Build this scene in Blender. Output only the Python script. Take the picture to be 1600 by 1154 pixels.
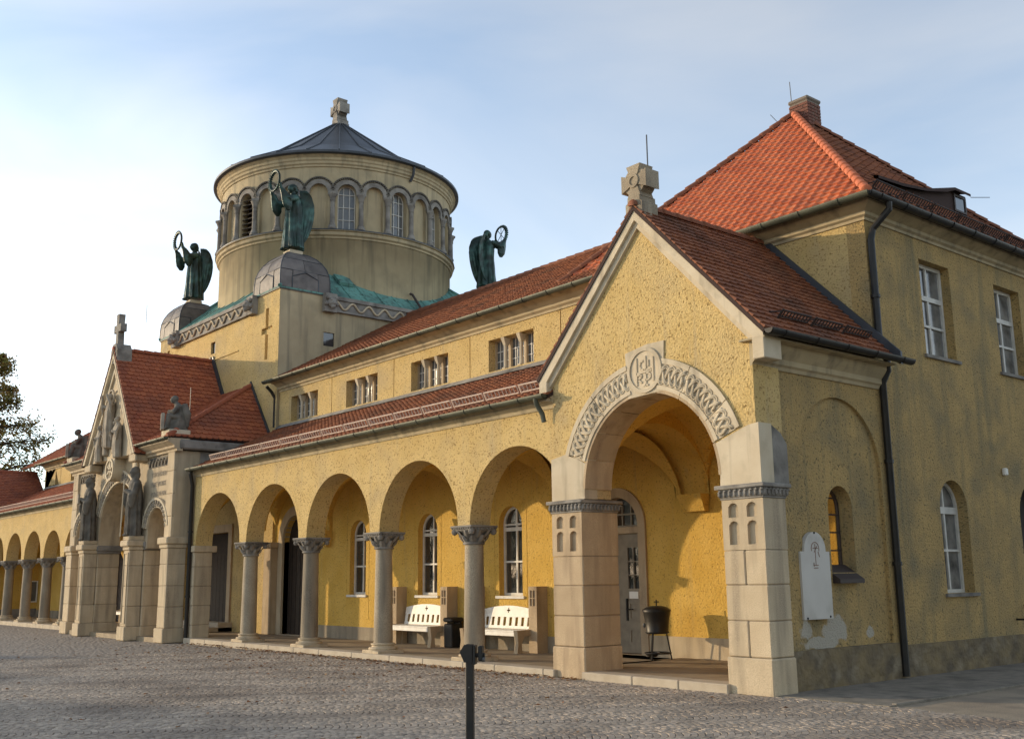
import bpy, bmesh, math, random
from math import sin, cos, pi, sqrt, radians, atan2, tan
from mathutils import Vector, Matrix
from mathutils.geometry import tessellate_polygon
random.seed(7)
for o in list(bpy.data.objects): bpy.data.objects.remove(o)
SC = bpy.context.scene
COL = SC.collection

# ------------------------------------------------------------------ camera, world, sun
CAMR = ((0.639947, -0.156787, -0.752254), (0.768319, 0.114789, 0.62969), (-0.012377, -0.980939, 0.193921))
CAMP = Vector((9.2591, -12.37, 1.6))
cam = bpy.data.cameras.new("camera"); camo = bpy.data.objects.new("camera", cam); COL.objects.link(camo)
mw = Matrix([[CAMR[i][0], -CAMR[i][1], -CAMR[i][2], CAMP[i]] for i in range(3)] + [[0, 0, 0, 1]])
camo.matrix_world = mw
cam.sensor_width = 36; cam.lens = 37.03; cam.clip_start = 0.1; cam.clip_end = 3000
SC.camera = camo
SUN_EL = radians(9.2); SUN_R = 1.65
sd = Vector((SUN_R, 1, 0)).normalized() * cos(SUN_EL); sd.z = -sin(SUN_EL)     # direction light travels
sun = bpy.data.lights.new("sun", 'SUN'); sun.energy = 5.0; sun.angle = radians(0.53); sun.color = (1.0, 0.78, 0.50)
suno = bpy.data.objects.new("sun", sun); COL.objects.link(suno)
suno.rotation_euler = sd.to_track_quat('-Z', 'Y').to_euler()
W = bpy.data.worlds.new("World"); SC.world = W; W.use_nodes = True
wn = W.node_tree.nodes; wl = W.node_tree.links; wn.clear()
sky = wn.new("ShaderNodeTexSky"); sky.sky_type = 'NISHITA'; sky.sun_disc = False
sky.sun_elevation = SUN_EL; sky.sun_rotation = atan2(-sd.x, -sd.y)
sky.altitude = 500; sky.air_density = 1.0; sky.dust_density = 0.5; sky.ozone_density = 2.0
tc = wn.new("ShaderNodeTexCoord")
mp = wn.new("ShaderNodeMapping"); mp.inputs['Scale'].default_value = (1.0, 2.2, 5.0); mp.inputs['Rotation'].default_value = (0.25, 0.1, 0.5)
nz = wn.new("ShaderNodeTexNoise"); nz.inputs['Scale'].default_value = 1.15; nz.inputs['Detail'].default_value = 6; nz.inputs['Roughness'].default_value = 0.48
nz.inputs['Distortion'].default_value = 0.6
rp = wn.new("ShaderNodeValToRGB"); rp.color_ramp.elements[0].position = 0.36; rp.color_ramp.elements[1].position = 0.68
rp.color_ramp.elements[0].color = (0.42, 0.42, 0.42, 1); rp.color_ramp.elements[1].color = (0.85, 0.85, 0.85, 1)
cl = wn.new("ShaderNodeMixRGB"); cl.blend_type = 'MIX'
hsv = wn.new("ShaderNodeHueSaturation"); hsv.inputs['Saturation'].default_value = 0.22; hsv.inputs['Value'].default_value = 3.5
bg = wn.new("ShaderNodeBackground"); bg.inputs['Strength'].default_value = 0.15
wo = wn.new("ShaderNodeOutputWorld")
wl.new(tc.outputs['Generated'], mp.inputs['Vector']); wl.new(mp.outputs[0], nz.inputs['Vector']); wl.new(nz.outputs['Fac'], rp.inputs['Fac'])
sat = wn.new('ShaderNodeHueSaturation'); sat.inputs['Saturation'].default_value = 1.12; sat.inputs['Value'].default_value = 2.9
wl.new(sky.outputs[0], sat.inputs['Color']); wl.new(sky.outputs[0], hsv.inputs['Color']); wl.new(sat.outputs[0], cl.inputs['Color1']); wl.new(hsv.outputs[0], cl.inputs['Color2'])
wl.new(rp.outputs['Color'], cl.inputs['Fac']); wl.new(cl.outputs[0], bg.inputs['Color']); wl.new(bg.outputs[0], wo.inputs['Surface'])
vs = SC.view_settings; vs.view_transform = 'Standard'; vs.look = 'None'; vs.gamma = 1; vs.exposure = -0.40; vs.use_curve_mapping = False
SC.render.engine = 'CYCLES'; SC.cycles.max_bounces = 8; SC.cycles.diffuse_bounces = 5

# ------------------------------------------------------------------ materials
MATS = {}
def material(name, col, rough=0.85, col2=None, nscale=3.0, nlo=0.35, nhi=0.65, bump=0.0, bscale=30.0, bdist=0.02, stain=None, sscale=0.7, slo=0.5, shi=0.75,
             metallic=0.0, island=None, voro=False, spec=0.3, streak=False, fine=None, runs=None, objrand=0.0):
    m = bpy.data.materials.new(name); m.use_nodes = True; MATS[name] = m
    n = m.node_tree.nodes; l = m.node_tree.links; b = n['Principled BSDF']
    b.inputs['Roughness'].default_value = rough; b.inputs['Metallic'].default_value = metallic; b.inputs['Specular IOR Level'].default_value = spec
    t = n.new("ShaderNodeTexCoord"); out = None
    def noise(scale, detail=6, vec=None):
        q = n.new("ShaderNodeTexNoise"); q.inputs['Scale'].default_value = scale; q.inputs['Detail'].default_value = detail
        l.new(vec or t.outputs['Object'], q.inputs['Vector']); return q
    def ramp(src, lo, hi):
        q = n.new("ShaderNodeMapRange"); q.inputs['From Min'].default_value = lo; q.inputs['From Max'].default_value = hi; l.new(src, q.inputs['Value']); return q.outputs[0]
    def mix(f, a, c, mode='MIX'):
        q = n.new("ShaderNodeMixRGB"); q.blend_type = mode
        if isinstance(f, float): q.inputs['Fac'].default_value = f
        else: l.new(f, q.inputs['Fac'])
        for s, v in (('Color1', a), ('Color2', c)):
            if isinstance(v, tuple): q.inputs[s].default_value = (*v, 1)
            else: l.new(v, q.inputs[s])
        return q.outputs[0]
    cur = tuple(col)
    if col2: cur = mix(ramp(noise(nscale).outputs['Fac'], nlo, nhi), cur, tuple(col2))
    if island:
        g = n.new("ShaderNodeNewGeometry"); r = n.new("ShaderNodeValToRGB"); l.new(g.outputs['Random Per Island'], r.inputs['Fac'])
        els = r.color_ramp.elements
        for i, c in enumerate(island):
            e = els[0] if i == 0 else (els[1] if i == 1 else els.new(0.5))
        for i, e in enumerate(els): e.position = i / (len(island) - 1)
        for i, e in enumerate(els): e.color = (*island[i], 1)
        cur = mix(0.85, cur, r.outputs['Color'])
    if stain:
        vec = None
        if streak:
            mpn = n.new("ShaderNodeMapping"); mpn.inputs['Scale'].default_value = (3.5, 3.5, 0.5); l.new(t.outputs['Object'], mpn.inputs['Vector']); vec = mpn.outputs[0]
        cur = mix(ramp(noise(sscale, 8, vec).outputs['Fac'], slo, shi), cur, tuple(stain))
    if runs:
        mpn = n.new("ShaderNodeMapping"); mpn.inputs['Scale'].default_value = (5.0, 5.0, 0.35); l.new(t.outputs['Object'], mpn.inputs['Vector'])
        cur = mix(ramp(noise(1.0, 7, mpn.outputs[0]).outputs['Fac'], runs[1], runs[2]), cur, tuple(runs[0]))
    if objrand:
        oi = n.new("ShaderNodeObjectInfo"); mr = n.new("ShaderNodeMapRange"); mr.inputs['To Min'].default_value = 1 - objrand; mr.inputs['To Max'].default_value = 1 + objrand * .6
        l.new(oi.outputs['Random'], mr.inputs['Value']); hv = n.new("ShaderNodeHueSaturation"); l.new(mr.outputs[0], hv.inputs['Value'])
        if isinstance(cur, tuple): hv.inputs['Color'].default_value = (*cur, 1)
        else: l.new(cur, hv.inputs['Color'])
        cur = hv.outputs[0]
    if fine:
        cur = mix(ramp(noise(fine[0], 3).outputs['Fac'], *(fine[2:] or (0.42, 0.68))), cur, tuple(fine[1]))
    if isinstance(cur, tuple): b.inputs['Base Color'].default_value = (*cur, 1)
    else: l.new(cur, b.inputs['Base Color'])
    if bump:
        bn = n.new("ShaderNodeBump"); bn.inputs['Strength'].default_value = bump; bn.inputs['Distance'].default_value = bdist
        if voro:
            v = n.new("ShaderNodeTexVoronoi"); v.inputs['Scale'].default_value = bscale; l.new(t.outputs['Object'], v.inputs['Vector']); l.new(v.outputs['Distance'], bn.inputs['Height']); bn.invert = True
        else: l.new(noise(bscale, 4).outputs['Fac'], bn.inputs['Height'])
        l.new(bn.outputs[0], b.inputs['Normal'])
    return m
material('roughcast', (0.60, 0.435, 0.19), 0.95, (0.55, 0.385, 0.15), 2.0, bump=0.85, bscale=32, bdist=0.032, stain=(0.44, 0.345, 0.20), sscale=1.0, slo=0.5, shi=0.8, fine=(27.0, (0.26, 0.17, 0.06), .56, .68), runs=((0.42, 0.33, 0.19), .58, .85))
material('interior', (0.66, 0.425, 0.105), 0.95, (0.60, 0.37, 0.075), 1.5, bump=0.8, bscale=30, bdist=0.03, fine=(27.0, (0.36, 0.22, 0.05), .57, .7), runs=((0.48, 0.33, 0.12), .58, .85))
material('plaster', (0.47, 0.38, 0.235), 0.9, (0.40, 0.32, 0.195), 1.6, bump=0.3, bscale=50, bdist=0.01, stain=(0.30, 0.25, 0.16), sscale=1.2, slo=0.5, shi=0.8, runs=((0.23, 0.195, 0.13), .5, .74))
material('side_plaster', (0.48, 0.325, 0.13), 0.95, (0.40, 0.275, 0.115), 1.2, bump=1.0, bscale=32, bdist=0.035, stain=(0.22, 0.185, 0.11), sscale=1.6, slo=0.46, shi=0.8, fine=(28.0, (0.13, 0.105, 0.055), .56, .7), runs=((0.22, 0.185, 0.105), .52, .8))  # weathered side walls; part of their shade is put into this darker tone
material('stone', (0.57, 0.465, 0.315), 0.9, (0.49, 0.385, 0.25), 2.5, bump=0.5, bscale=50, bdist=0.012, stain=(0.24, 0.195, 0.14), sscale=1.3, slo=0.5, shi=0.76, streak=True, fine=(60.0, (0.45, 0.36, 0.245)), objrand=.14, runs=((0.27, 0.22, 0.155), .54, .78))
material('stone_col', (0.40, 0.335, 0.24), 0.9, (0.31, 0.255, 0.18), 2.2, bump=0.5, bscale=45, bdist=0.012, stain=(0.13, 0.11, 0.085), sscale=1.1, slo=0.46, shi=0.74, streak=True, fine=(50.0, (0.26, 0.21, 0.15)), objrand=.2)
material('stone_pale', (0.58, 0.495, 0.36), 0.9, (0.52, 0.43, 0.30), 2.5, bump=0.4, bscale=60, bdist=0.01, stain=(0.32, 0.27, 0.19), sscale=2.0, slo=0.54, shi=0.8, runs=((0.3, 0.25, 0.18), .55, .8), objrand=.1)
material('stone_grey', (0.30, 0.275, 0.24), 0.9, (0.21, 0.19, 0.165), 3.0, bump=0.5, bscale=35, bdist=0.015, stain=(0.10, 0.09, 0.08), sscale=2.5, slo=0.48, shi=0.75, objrand=.12)
material('stone_warm', (0.51, 0.39, 0.25), 0.9, (0.43, 0.32, 0.20), 2.5, bump=0.5, bscale=45, bdist=0.012, stain=(0.22, 0.155, 0.10), sscale=1.3, slo=0.48, shi=0.75, streak=True, fine=(60.0, (0.40, 0.30, 0.19)), objrand=.14)
material('statue_stone', (0.17, 0.15, 0.122), 0.85, (0.085, 0.077, 0.065), 4.0, bump=0.5, bscale=40, bdist=0.01)
material('relief_stone', (0.36, 0.31, 0.24), 0.9, (0.24, 0.2, 0.155), 4.0, bump=0.4, bscale=30, bdist=0.01)
material('bronze', (0.022, 0.042, 0.036), 0.36, (0.065, 0.145, 0.12), 3.5, nlo=0.42, nhi=0.72, bump=0.3, bscale=25, bdist=0.01, metallic=0.25, stain=(0.02, 0.028, 0.022), sscale=2.0, slo=0.45, shi=0.65)
material('copper_patina', (0.13, 0.30, 0.25), 0.7, (0.07, 0.15, 0.13), 1.2, nlo=0.4, nhi=0.65, bump=0.2, bscale=8, bdist=0.01, stain=(0.05, 0.065, 0.055), sscale=2.2, slo=0.5, shi=0.72, streak=True)
material('lead', (0.16, 0.14, 0.128), 0.6, (0.095, 0.083, 0.078), 2.5, bump=0.2, bscale=10, bdist=0.01, metallic=0.1, stain=(0.21, 0.19, 0.17), sscale=2.2, slo=0.5, shi=0.75, objrand=.25)
material('slate_metal', (0.075, 0.08, 0.09), 0.45, (0.05, 0.055, 0.06), 1.5, metallic=0.3, bump=0.15, bscale=6, bdist=0.01)
material('gutter_metal', (0.10, 0.105, 0.075), 0.55, (0.06, 0.065, 0.05), 3.0, metallic=0.3)
material('dark_metal', (0.022, 0.022, 0.022), 0.45, (0.035, 0.03, 0.025), 5.0, metallic=0.3)
material('rod_metal', (0.12, 0.12, 0.12), 0.5, metallic=0.6)
material('guard_sunlit', (0.62, 0.48, 0.38), 0.6)  # snow guard bars of the lean-to, sunlight put into the pale colour
material('guard_dark', (0.06, 0.045, 0.04), 0.6, metallic=0.2)
OT = [(0.24, 0.085, 0.040), (0.31, 0.115, 0.052), (0.17, 0.062, 0.034), (0.28, 0.10, 0.045), (0.21, 0.085, 0.05)]
NT = [(0.58, 0.165, 0.07), (0.66, 0.22, 0.095), (0.48, 0.13, 0.06), (0.62, 0.19, 0.08), (0.54, 0.18, 0.09)]
PT = [(0.33, 0.095, 0.045), (0.40, 0.13, 0.058), (0.26, 0.075, 0.04), (0.36, 0.11, 0.05), (0.30, 0.10, 0.055)]
material('tile_dark', OT[0], 0.8, island=OT, stain=(0.09, 0.05, 0.035), sscale=0.9, slo=0.5, shi=0.8, bump=0.2, bscale=30, bdist=0.01)
material('tile_bright', NT[0], 0.7, island=NT, stain=(0.42, 0.15, 0.075), sscale=0.8, slo=0.55, shi=0.85, bump=0.2, bscale=30, bdist=0.01)
material('tile_mid', PT[0], 0.75, island=PT, stain=(0.16, 0.06, 0.04), sscale=0.9, slo=0.5, shi=0.8, bump=0.2, bscale=30, bdist=0.01)
material('deck', (0.05, 0.03, 0.025), 0.9)
material('white_paint', (0.78, 0.75, 0.68), 0.5, (0.7, 0.66, 0.58), 6.0, bump=0.1, bscale=20, bdist=0.004)
material('frame_white', (0.66, 0.63, 0.57), 0.55, (0.52, 0.5, 0.45), 6.0)
material('plaque_white', (0.56, 0.53, 0.48), 0.7, (0.50, 0.47, 0.42), 2.0, stain=(.4,.37,.32), sscale=3, slo=.55, shi=.8)
material('door_wood', (0.022, 0.015, 0.011), 0.7, (0.036, 0.024, 0.016), 8.0, bump=0.3, bscale=25, bdist=0.006)
material('door_grey', (0.28, 0.235, 0.17), 0.65, (0.22, 0.18, 0.13), 6.0)
material('emblem', (0.26, 0.17, 0.13), 0.8)
material('brick', (0.20, 0.085, 0.06), 0.9, (0.13, 0.06, 0.045), 5.0, bump=0.4, bscale=40, bdist=0.01, stain=(0.26, 0.2, 0.15), sscale=3.0, slo=0.5, shi=0.7)
material('mortar', (0.2, 0.17, 0.14), 0.95)
material('floor_stone', (0.34, 0.27, 0.18), 0.8, (0.26, 0.2, 0.13), 2.0, bump=0.3, bscale=20, bdist=0.006, stain=(0.18, 0.14, 0.1), sscale=1.3, slo=0.5, shi=0.75)
material('kerb_stone', (0.48, 0.41, 0.31), 0.85, (0.4, 0.33, 0.24), 3.0, bump=0.4, bscale=40, bdist=0.01)
material('plinth_stone', (0.22, 0.165, 0.09), 0.95, (0.12, 0.095, 0.065), 3.2, bump=1.0, bscale=7, bdist=0.06, stain=(0.25, 0.205, 0.14), sscale=3.0, slo=0.52, shi=0.74)
CB = [(0.33, 0.27, 0.21), (0.44, 0.36, 0.28), (0.25, 0.21, 0.17), (0.52, 0.425, 0.33), (0.37, 0.305, 0.235), (0.21, 0.175, 0.14)]
material('cobble', CB[0], 0.8, island=CB, bump=0.35, bscale=60, bdist=0.008, stain=(0.19, 0.15, 0.115), sscale=0.45, slo=0.46, shi=0.72)
material('cobble_joint', (0.13, 0.115, 0.095), 0.95, (0.18, 0.155, 0.125), 5.0, bump=0.4, bscale=30, bdist=0.01)
material('cobble_far', (0.31, 0.27, 0.225), 0.85, (0.23, 0.20, 0.17), 6.0, bump=1.0, bscale=9.5, bdist=0.05, voro=True)
material('asphalt', (0.17, 0.15, 0.12), 0.9, (0.25, 0.215, 0.17), 5.0, bump=0.7, bscale=55, bdist=0.01, stain=(0.10, 0.088, 0.07), sscale=1.4, slo=.5, shi=.7, fine=(70.0, (0.3, 0.26, 0.2), .55, .7))
material('sandy_road', (0.34, 0.275, 0.195), 0.9, (0.26, 0.21, 0.15), 1.0, bump=0.7, bscale=40, bdist=0.015, stain=(0.2, 0.165, 0.125), sscale=1.5, slo=.5, shi=.7, fine=(60.0, (0.18, 0.15, 0.11), .55, .7))
material('leaf_litter', (0.25, 0.1, 0.03), 0.8, island=[(0.28, 0.11, 0.03), (0.17, 0.07, 0.03), (0.34, 0.19, 0.06), (0.12, 0.05, 0.025)])
material('leaf_autumn', (0.1, 0.1, 0.025), 0.65, island=[(0.20, 0.19, 0.04), (0.30, 0.23, 0.06), (0.14, 0.14, 0.035), (0.32, 0.18, 0.05), (0.18, 0.08, 0.04)])
material('leaf_green', (0.06, 0.09, 0.02), 0.65, island=[(0.05, 0.08, 0.018), (0.08, 0.1, 0.025), (0.06, 0.085, 0.02)])
material('bark', (0.08, 0.06, 0.045), 0.95, (0.05, 0.04, 0.03), 8.0, bump=0.8, bscale=15, bdist=0.03)
material('glass_dark', (0.018, 0.02, 0.02), 0.05, (0.05, 0.052, 0.05), 1.5, spec=0.9, bump=.06, bscale=4, bdist=.02)
material('glass_dim', (0.09, 0.095, 0.10), 0.25, (0.14, 0.14, 0.135), 1.5, spec=0.6)
material('pane_reflect', (0.24, 0.235, 0.22), 0.12, (0.05, 0.052, 0.055), 1.7, nlo=.4, nhi=.6, spec=0.9, bump=.05, bscale=3, bdist=.02)  # window panes; grey and dark blotches imitate reflections
for q in ('leaf_autumn', 'leaf_green'):
    n_ = MATS[q].node_tree.nodes; l_ = MATS[q].node_tree.links; b_ = n_['Principled BSDF']; tl_ = n_.new("ShaderNodeBsdfTranslucent"); mx_ = n_.new("ShaderNodeMixShader"); mx_.inputs[0].default_value = .4
    l_.new(b_.inputs['Base Color'].links[0].from_socket, tl_.inputs[0]); l_.new(b_.outputs[0], mx_.inputs[1]); l_.new(tl_.outputs[0], mx_.inputs[2]); l_.new(mx_.outputs[0], n_['Material Output'].inputs['Surface'])
gm = material('glass_clear', (0.9, 0.9, 0.85), 0.05)
n_ = gm.node_tree.nodes; l_ = gm.node_tree.links
tr_ = n_.new("ShaderNodeBsdfTransparent"); tr_.inputs[0].default_value = (0.85, 0.82, 0.72, 1); mx_ = n_.new("ShaderNodeMixShader"); mx_.inputs[0].default_value = 0.12
gl_ = n_.new("ShaderNodeBsdfGlossy"); gl_.inputs['Roughness'].default_value = 0.08
l_.new(tr_.outputs[0], mx_.inputs[1]); l_.new(gl_.outputs[0], mx_.inputs[2]); l_.new(mx_.outputs[0], n_['Material Output'].inputs['Surface'])
# peeling whitewash with its own ragged shape on the porch's side wall
def add_patch(matname, newname, patches, colr):
    m = MATS[matname].copy(); m.name = newname; MATS[newname] = m
    n = m.node_tree.nodes; l = m.node_tree.links; b = n['Principled BSDF']; src = b.inputs['Base Color'].links[0].from_socket
    t = n.new("ShaderNodeTexCoord"); nzz = n.new("ShaderNodeTexNoise"); nzz.inputs['Scale'].default_value = 5; nzz.inputs['Detail'].default_value = 8; l.new(t.outputs['Object'], nzz.inputs['Vector'])
    tot = None
    for (y, z, ry, rz) in patches:
        mpn = n.new("ShaderNodeMapping"); mpn.vector_type = 'POINT'
        mpn.inputs['Location'].default_value = (0, -y / ry, -z / rz); mpn.inputs['Scale'].default_value = (0, 1 / ry, 1 / rz); l.new(t.outputs['Object'], mpn.inputs['Vector'])
        ln = n.new("ShaderNodeVectorMath"); ln.operation = 'LENGTH'; l.new(mpn.outputs[0], ln.inputs[0])
        a = n.new("ShaderNodeMath"); a.operation = 'MULTIPLY_ADD'; l.new(nzz.outputs['Fac'], a.inputs[0]); a.inputs[1].default_value = 1.6; l.new(ln.outputs['Value'], a.inputs[2])
        c = n.new("ShaderNodeMapRange"); c.inputs['From Min'].default_value = 1.85; c.inputs['From Max'].default_value = 1.65; l.new(a.outputs[0], c.inputs['Value'])
        if tot is None: tot = c.outputs[0]
        else:
            mxx = n.new("ShaderNodeMath"); mxx.operation = 'MAXIMUM'; l.new(tot, mxx.inputs[0]); l.new(c.outputs[0], mxx.inputs[1]); tot = mxx.outputs[0]
    mm = n.new("ShaderNodeMixRGB"); l.new(tot, mm.inputs['Fac']); l.new(src, mm.inputs['Color1']); mm.inputs['Color2'].default_value = (*colr, 1); l.new(mm.outputs[0], b.inputs['Base Color'])
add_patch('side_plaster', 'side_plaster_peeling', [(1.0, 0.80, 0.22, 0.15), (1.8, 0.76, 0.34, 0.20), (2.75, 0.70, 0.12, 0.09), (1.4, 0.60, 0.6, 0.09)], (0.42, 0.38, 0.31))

# ------------------------------------------------------------------ mesh helpers
class MB:
    def __init__(s): s.v = []; s.f = []
    def add(s, vs, fs):
        o = len(s.v); s.v += [tuple(p) for p in vs]; s.f += [tuple(i + o for i in f) for f in fs]; return s
    def box(s, x0, x1, y0, y1, z0, z1):
        vs = [(x, y, z) for z in (z0, z1) for y in (y0, y1) for x in (x0, x1)]
        return s.add(vs, [(0, 2, 3, 1), (4, 5, 7, 6), (0, 1, 5, 4), (2, 6, 7, 3), (0, 4, 6, 2), (1, 3, 7, 5)])
    def cbox(s, x0, x1, y0, y1, z0, z1, c=0.012):
        lo = (x0, y0, z0); hi = (x1, y1, z1); vs = []; idx = {}
        c = min(c, (x1 - x0) * .3, (y1 - y0) * .3, (z1 - z0) * .3)
        for sx in (0, 1):
            for sy in (0, 1):
                for sz in (0, 1):
                    for a in range(3):
                        p = []
                        for k, sg in enumerate((sx, sy, sz)):
                            q = hi[k] if sg else lo[k]
                            if k != a: q += -c if sg else c
                            p.append(q)
                        idx[(sx, sy, sz, a)] = len(vs); vs.append(p)
        fs = []
        for a in range(3):
            b, d = (a + 1) % 3, (a + 2) % 3
            for sg in (0, 1):
                q = []
                for (i, j) in ((0, 0), (1, 0), (1, 1), (0, 1)):
                    k = [0, 0, 0]; k[a] = sg; k[b] = i; k[d] = j; q.append(idx[(*k, a)])
                fs.append(tuple(q if sg else q[::-1]))
            for i in (0, 1):
                for j in (0, 1):
                    k0 = [0, 0, 0]; k1 = [0, 0, 0]; k0[b] = k1[b] = i; k0[d] = k1[d] = j; k1[a] = 1
                    q = [idx[(*k0, b)], idx[(*k1, b)], idx[(*k1, d)], idx[(*k0, d)]]
                    fs.append(tuple(q if (i == j) else q[::-1]))
        for sx in (0, 1):
            for sy in (0, 1):
                for sz in (0, 1):
                    q = [idx[(sx, sy, sz, a)] for a in range(3)]
                    fs.append(tuple(q if (sx + sy + sz) % 2 else q[::-1]))
        return s.add(vs, fs)
    def panel(s, mp, outline, holes=(), n0=-0.3, n1=0.0, back=True):
        loops = [list(outline)] + [list(h) for h in holes]
        flat = [p for L in loops for p in L]; N = len(flat)
        tri = tessellate_polygon([[Vector((u, v, 0)) for u, v in L] for L in loops])
        def area(L): return abs(sum(L[i][0] * L[(i + 1) % len(L)][1] - L[(i + 1) % len(L)][0] * L[i][1] for i in range(len(L)))) / 2
        want = area(loops[0]) - sum(area(L) for L in loops[1:]); got = sum(area([flat[i] for i in t]) for t in tri)
        if abs(want - got) > 0.002 * max(want, .01):
            bm = bmesh.new(); bv = [bm.verts.new((u, v, 0)) for u, v in flat]; be = []; o = 0
            for L in loops:
                for i in range(len(L)): be.append(bm.edges.new((bv[o + i], bv[o + (i + 1) % len(L)])))
                o += len(L)
            bm.verts.index_update(); bmesh.ops.triangle_fill(bm, edges=be, use_beauty=True, use_dissolve=False)
            t2 = [tuple(v.index for v in f.verts) for f in bm.faces]; g2 = sum(area([flat[i] for i in t]) for t in t2); bm.free()
            if abs(want - g2) < abs(want - got): tri = t2
        vs = [mp(u, v, n1) for u, v in flat]; fs = []
        for t in tri:
            a, b, c = t
            A, B, C_ = flat[a], flat[b], flat[c]
            ar = (B[0] - A[0]) * (C_[1] - A[1]) - (C_[0] - A[0]) * (B[1] - A[1])
            fs.append((a, b, c) if ar > 0 else (a, c, b))
        nf = list(fs)
        vs += [mp(u, v, n0) for u, v in flat]
        if back: fs += [(c + N, b + N, a + N) for a, b, c in nf]
        o = 0
        for k, L in enumerate(loops):
            ar = sum(L[i][0] * L[(i + 1) % len(L)][1] - L[(i + 1) % len(L)][0] * L[i][1] for i in range(len(L)))
            for i in range(len(L)):
                j = (i + 1) % len(L); q = (o + i, o + i + N, o + j + N, o + j)
                if (ar > 0) != (k > 0): q = (o + j, o + j + N, o + i + N, o + i); q = q[::-1]
                else: q = q[::-1]
                fs.append(q)
            o += len(L)
        return s.add(vs, fs)
    def tube(s, pts, r, n=8, caps=True, flat=None):
        pts = [Vector(p) for p in pts]; rs = r if isinstance(r, (list, tuple)) else [r] * len(pts)
        o = len(s.v); up = Vector((0, 0, 1)); prev = None
        for i, p in enumerate(pts):
            d = (pts[min(i + 1, len(pts) - 1)] - pts[max(i - 1, 0)]).normalized()
            if prev is None:
                a = d.cross(up if abs(d.z) < 0.9 else Vector((1, 0, 0))).normalized()
            else:
                a = (prev - d * prev.dot(d)).normalized()
            prev = a; b = d.cross(a)
            for k in range(n):
                t = 2 * pi * k / n; s.v.append(tuple(p + (a * cos(t) + b * sin(t)) * rs[i]))
        for i in range(len(pts) - 1):
            for k in range(n):
                k2 = (k + 1) % n; s.f.append((o + i * n + k, o + i * n + k2, o + (i + 1) * n + k2, o + (i + 1) * n + k))
        if caps:
            s.f.append(tuple(o + k for k in range(n))[::-1]); s.f.append(tuple(o + (len(pts) - 1) * n + k for k in range(n)))
        return s
    def lathe(s, prof, cx=0, cy=0, n=24, a0=0.0, a1=2 * pi, fold=None):
        full = abs(a1 - a0 - 2 * pi) < 1e-6; m = n if full else n + 1; o = len(s.v)
        for (r, z) in prof:
            for k in range(m):
                t = a0 + (a1 - a0) * k / n
                q = r if not fold else r * (1 + fold(t, z))
                s.v.append((cx + q * cos(t), cy + q * sin(t), z))
        for i in range(len(prof) - 1):
            for k in range(n):
                k2 = (k + 1) % m; s.f.append((o + i * m + k, o + i * m + k2, o + (i + 1) * m + k2, o + (i + 1) * m + k))
        return s
    def loft(s, secs, n=28, folds=9):
        o = len(s.v)
        for q in secs:
            cx, cy, cz, rx, ry = q[:5]; fa = q[5] if len(q) > 5 else 0
            for k in range(n):
                t = 2 * pi * k / n; w = 1 + fa * (cos(folds * t + cz * 1.3) + 0.5 * cos((folds + 4) * t + 1))
                s.v.append((cx + rx * w * cos(t), cy + ry * w * sin(t), cz))
        for i in range(len(secs) - 1):
            for k in range(n):
                k2 = (k + 1) % n; s.f.append((o + i * n + k, o + i * n + k2, o + (i + 1) * n + k2, o + (i + 1) * n + k))
        s.f.append(tuple(o + k for k in range(n))[::-1]); s.f.append(tuple(o + (len(secs) - 1) * n + k for k in range(n)))
        return s
    def ball(s, c, r, n=12):
        r = r if isinstance(r, (tuple, list)) else (r, r, r); o = len(s.v); m = n // 2
        for i in range(1, m):
            for k in range(n):
                t = pi * i / m; p = 2 * pi * k / n
                s.v.append((c[0] + r[0] * sin(t) * cos(p), c[1] + r[1] * sin(t) * sin(p), c[2] + r[2] * cos(t)))
        a = len(s.v); s.v.append((c[0], c[1], c[2] + r[2])); s.v.append((c[0], c[1], c[2] - r[2]))
        for i in range(m - 2):
            for k in range(n):
                k2 = (k + 1) % n; s.f.append((o + i * n + k, o + (i + 1) * n + k, o + (i + 1) * n + k2, o + i * n + k2))
        for k in range(n):
            k2 = (k + 1) % n; s.f.append((a, o + k, o + k2)); s.f.append((a + 1, o + (m - 2) * n + k2, o + (m - 2) * n + k))
        return s
    def mesh(s, name, mat, smooth=False, recalc=True):
        me = bpy.data.meshes.new(name); me.from_pydata(s.v, [], s.f)
        if recalc:
            bm = bmesh.new(); bm.from_mesh(me); bmesh.ops.recalc_face_normals(bm, faces=bm.faces); bm.to_mesh(me); bm.free()
        me.materials.append(MATS[mat])
        if smooth:
            for p in me.polygons: p.use_smooth = True
        me.update(); return me
def tag(o, label, cat, group=None):
    o['label'] = label; o['category'] = cat
    if group: o['group'] = group
    return o
def empty(name, loc, label, cat, group=None, rz=0):
    o = bpy.data.objects.new(name, None); o.location = loc; o.rotation_euler = (0, 0, rz); o.empty_display_size = 0.3; COL.objects.link(o)
    return tag(o, label, cat, group)
LOCAL = set()
def ob(name, mb, mat, parent=None, smooth=False, recalc=True, stuff=False, label=None, loc=None):
    me = mb if isinstance(mb, bpy.types.Mesh) else mb.mesh(name, mat, smooth, recalc)
    o = bpy.data.objects.new(name, me); COL.objects.link(o)
    if parent is not None:
        o.parent = parent
        if parent.parent is None and parent.name not in LOCAL and parent.type == 'EMPTY': o.location = -Vector(parent.location)
    if loc is not None: o.location = Vector(o.location) + Vector(loc)
    if stuff: o['kind'] = 'stuff'
    if label: o['label'] = label
    return o
def smooth_by_angle(o, deg=35):
    me = o.data
    for p in me.polygons: p.use_smooth = True
    try: me.set_sharp_from_angle(angle=radians(deg))
    except Exception: pass
    return o
def front(y): return lambda u, v, n: (u, y - n, v)
def right(x): return lambda u, v, n: (x + n, u, v)
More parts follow.
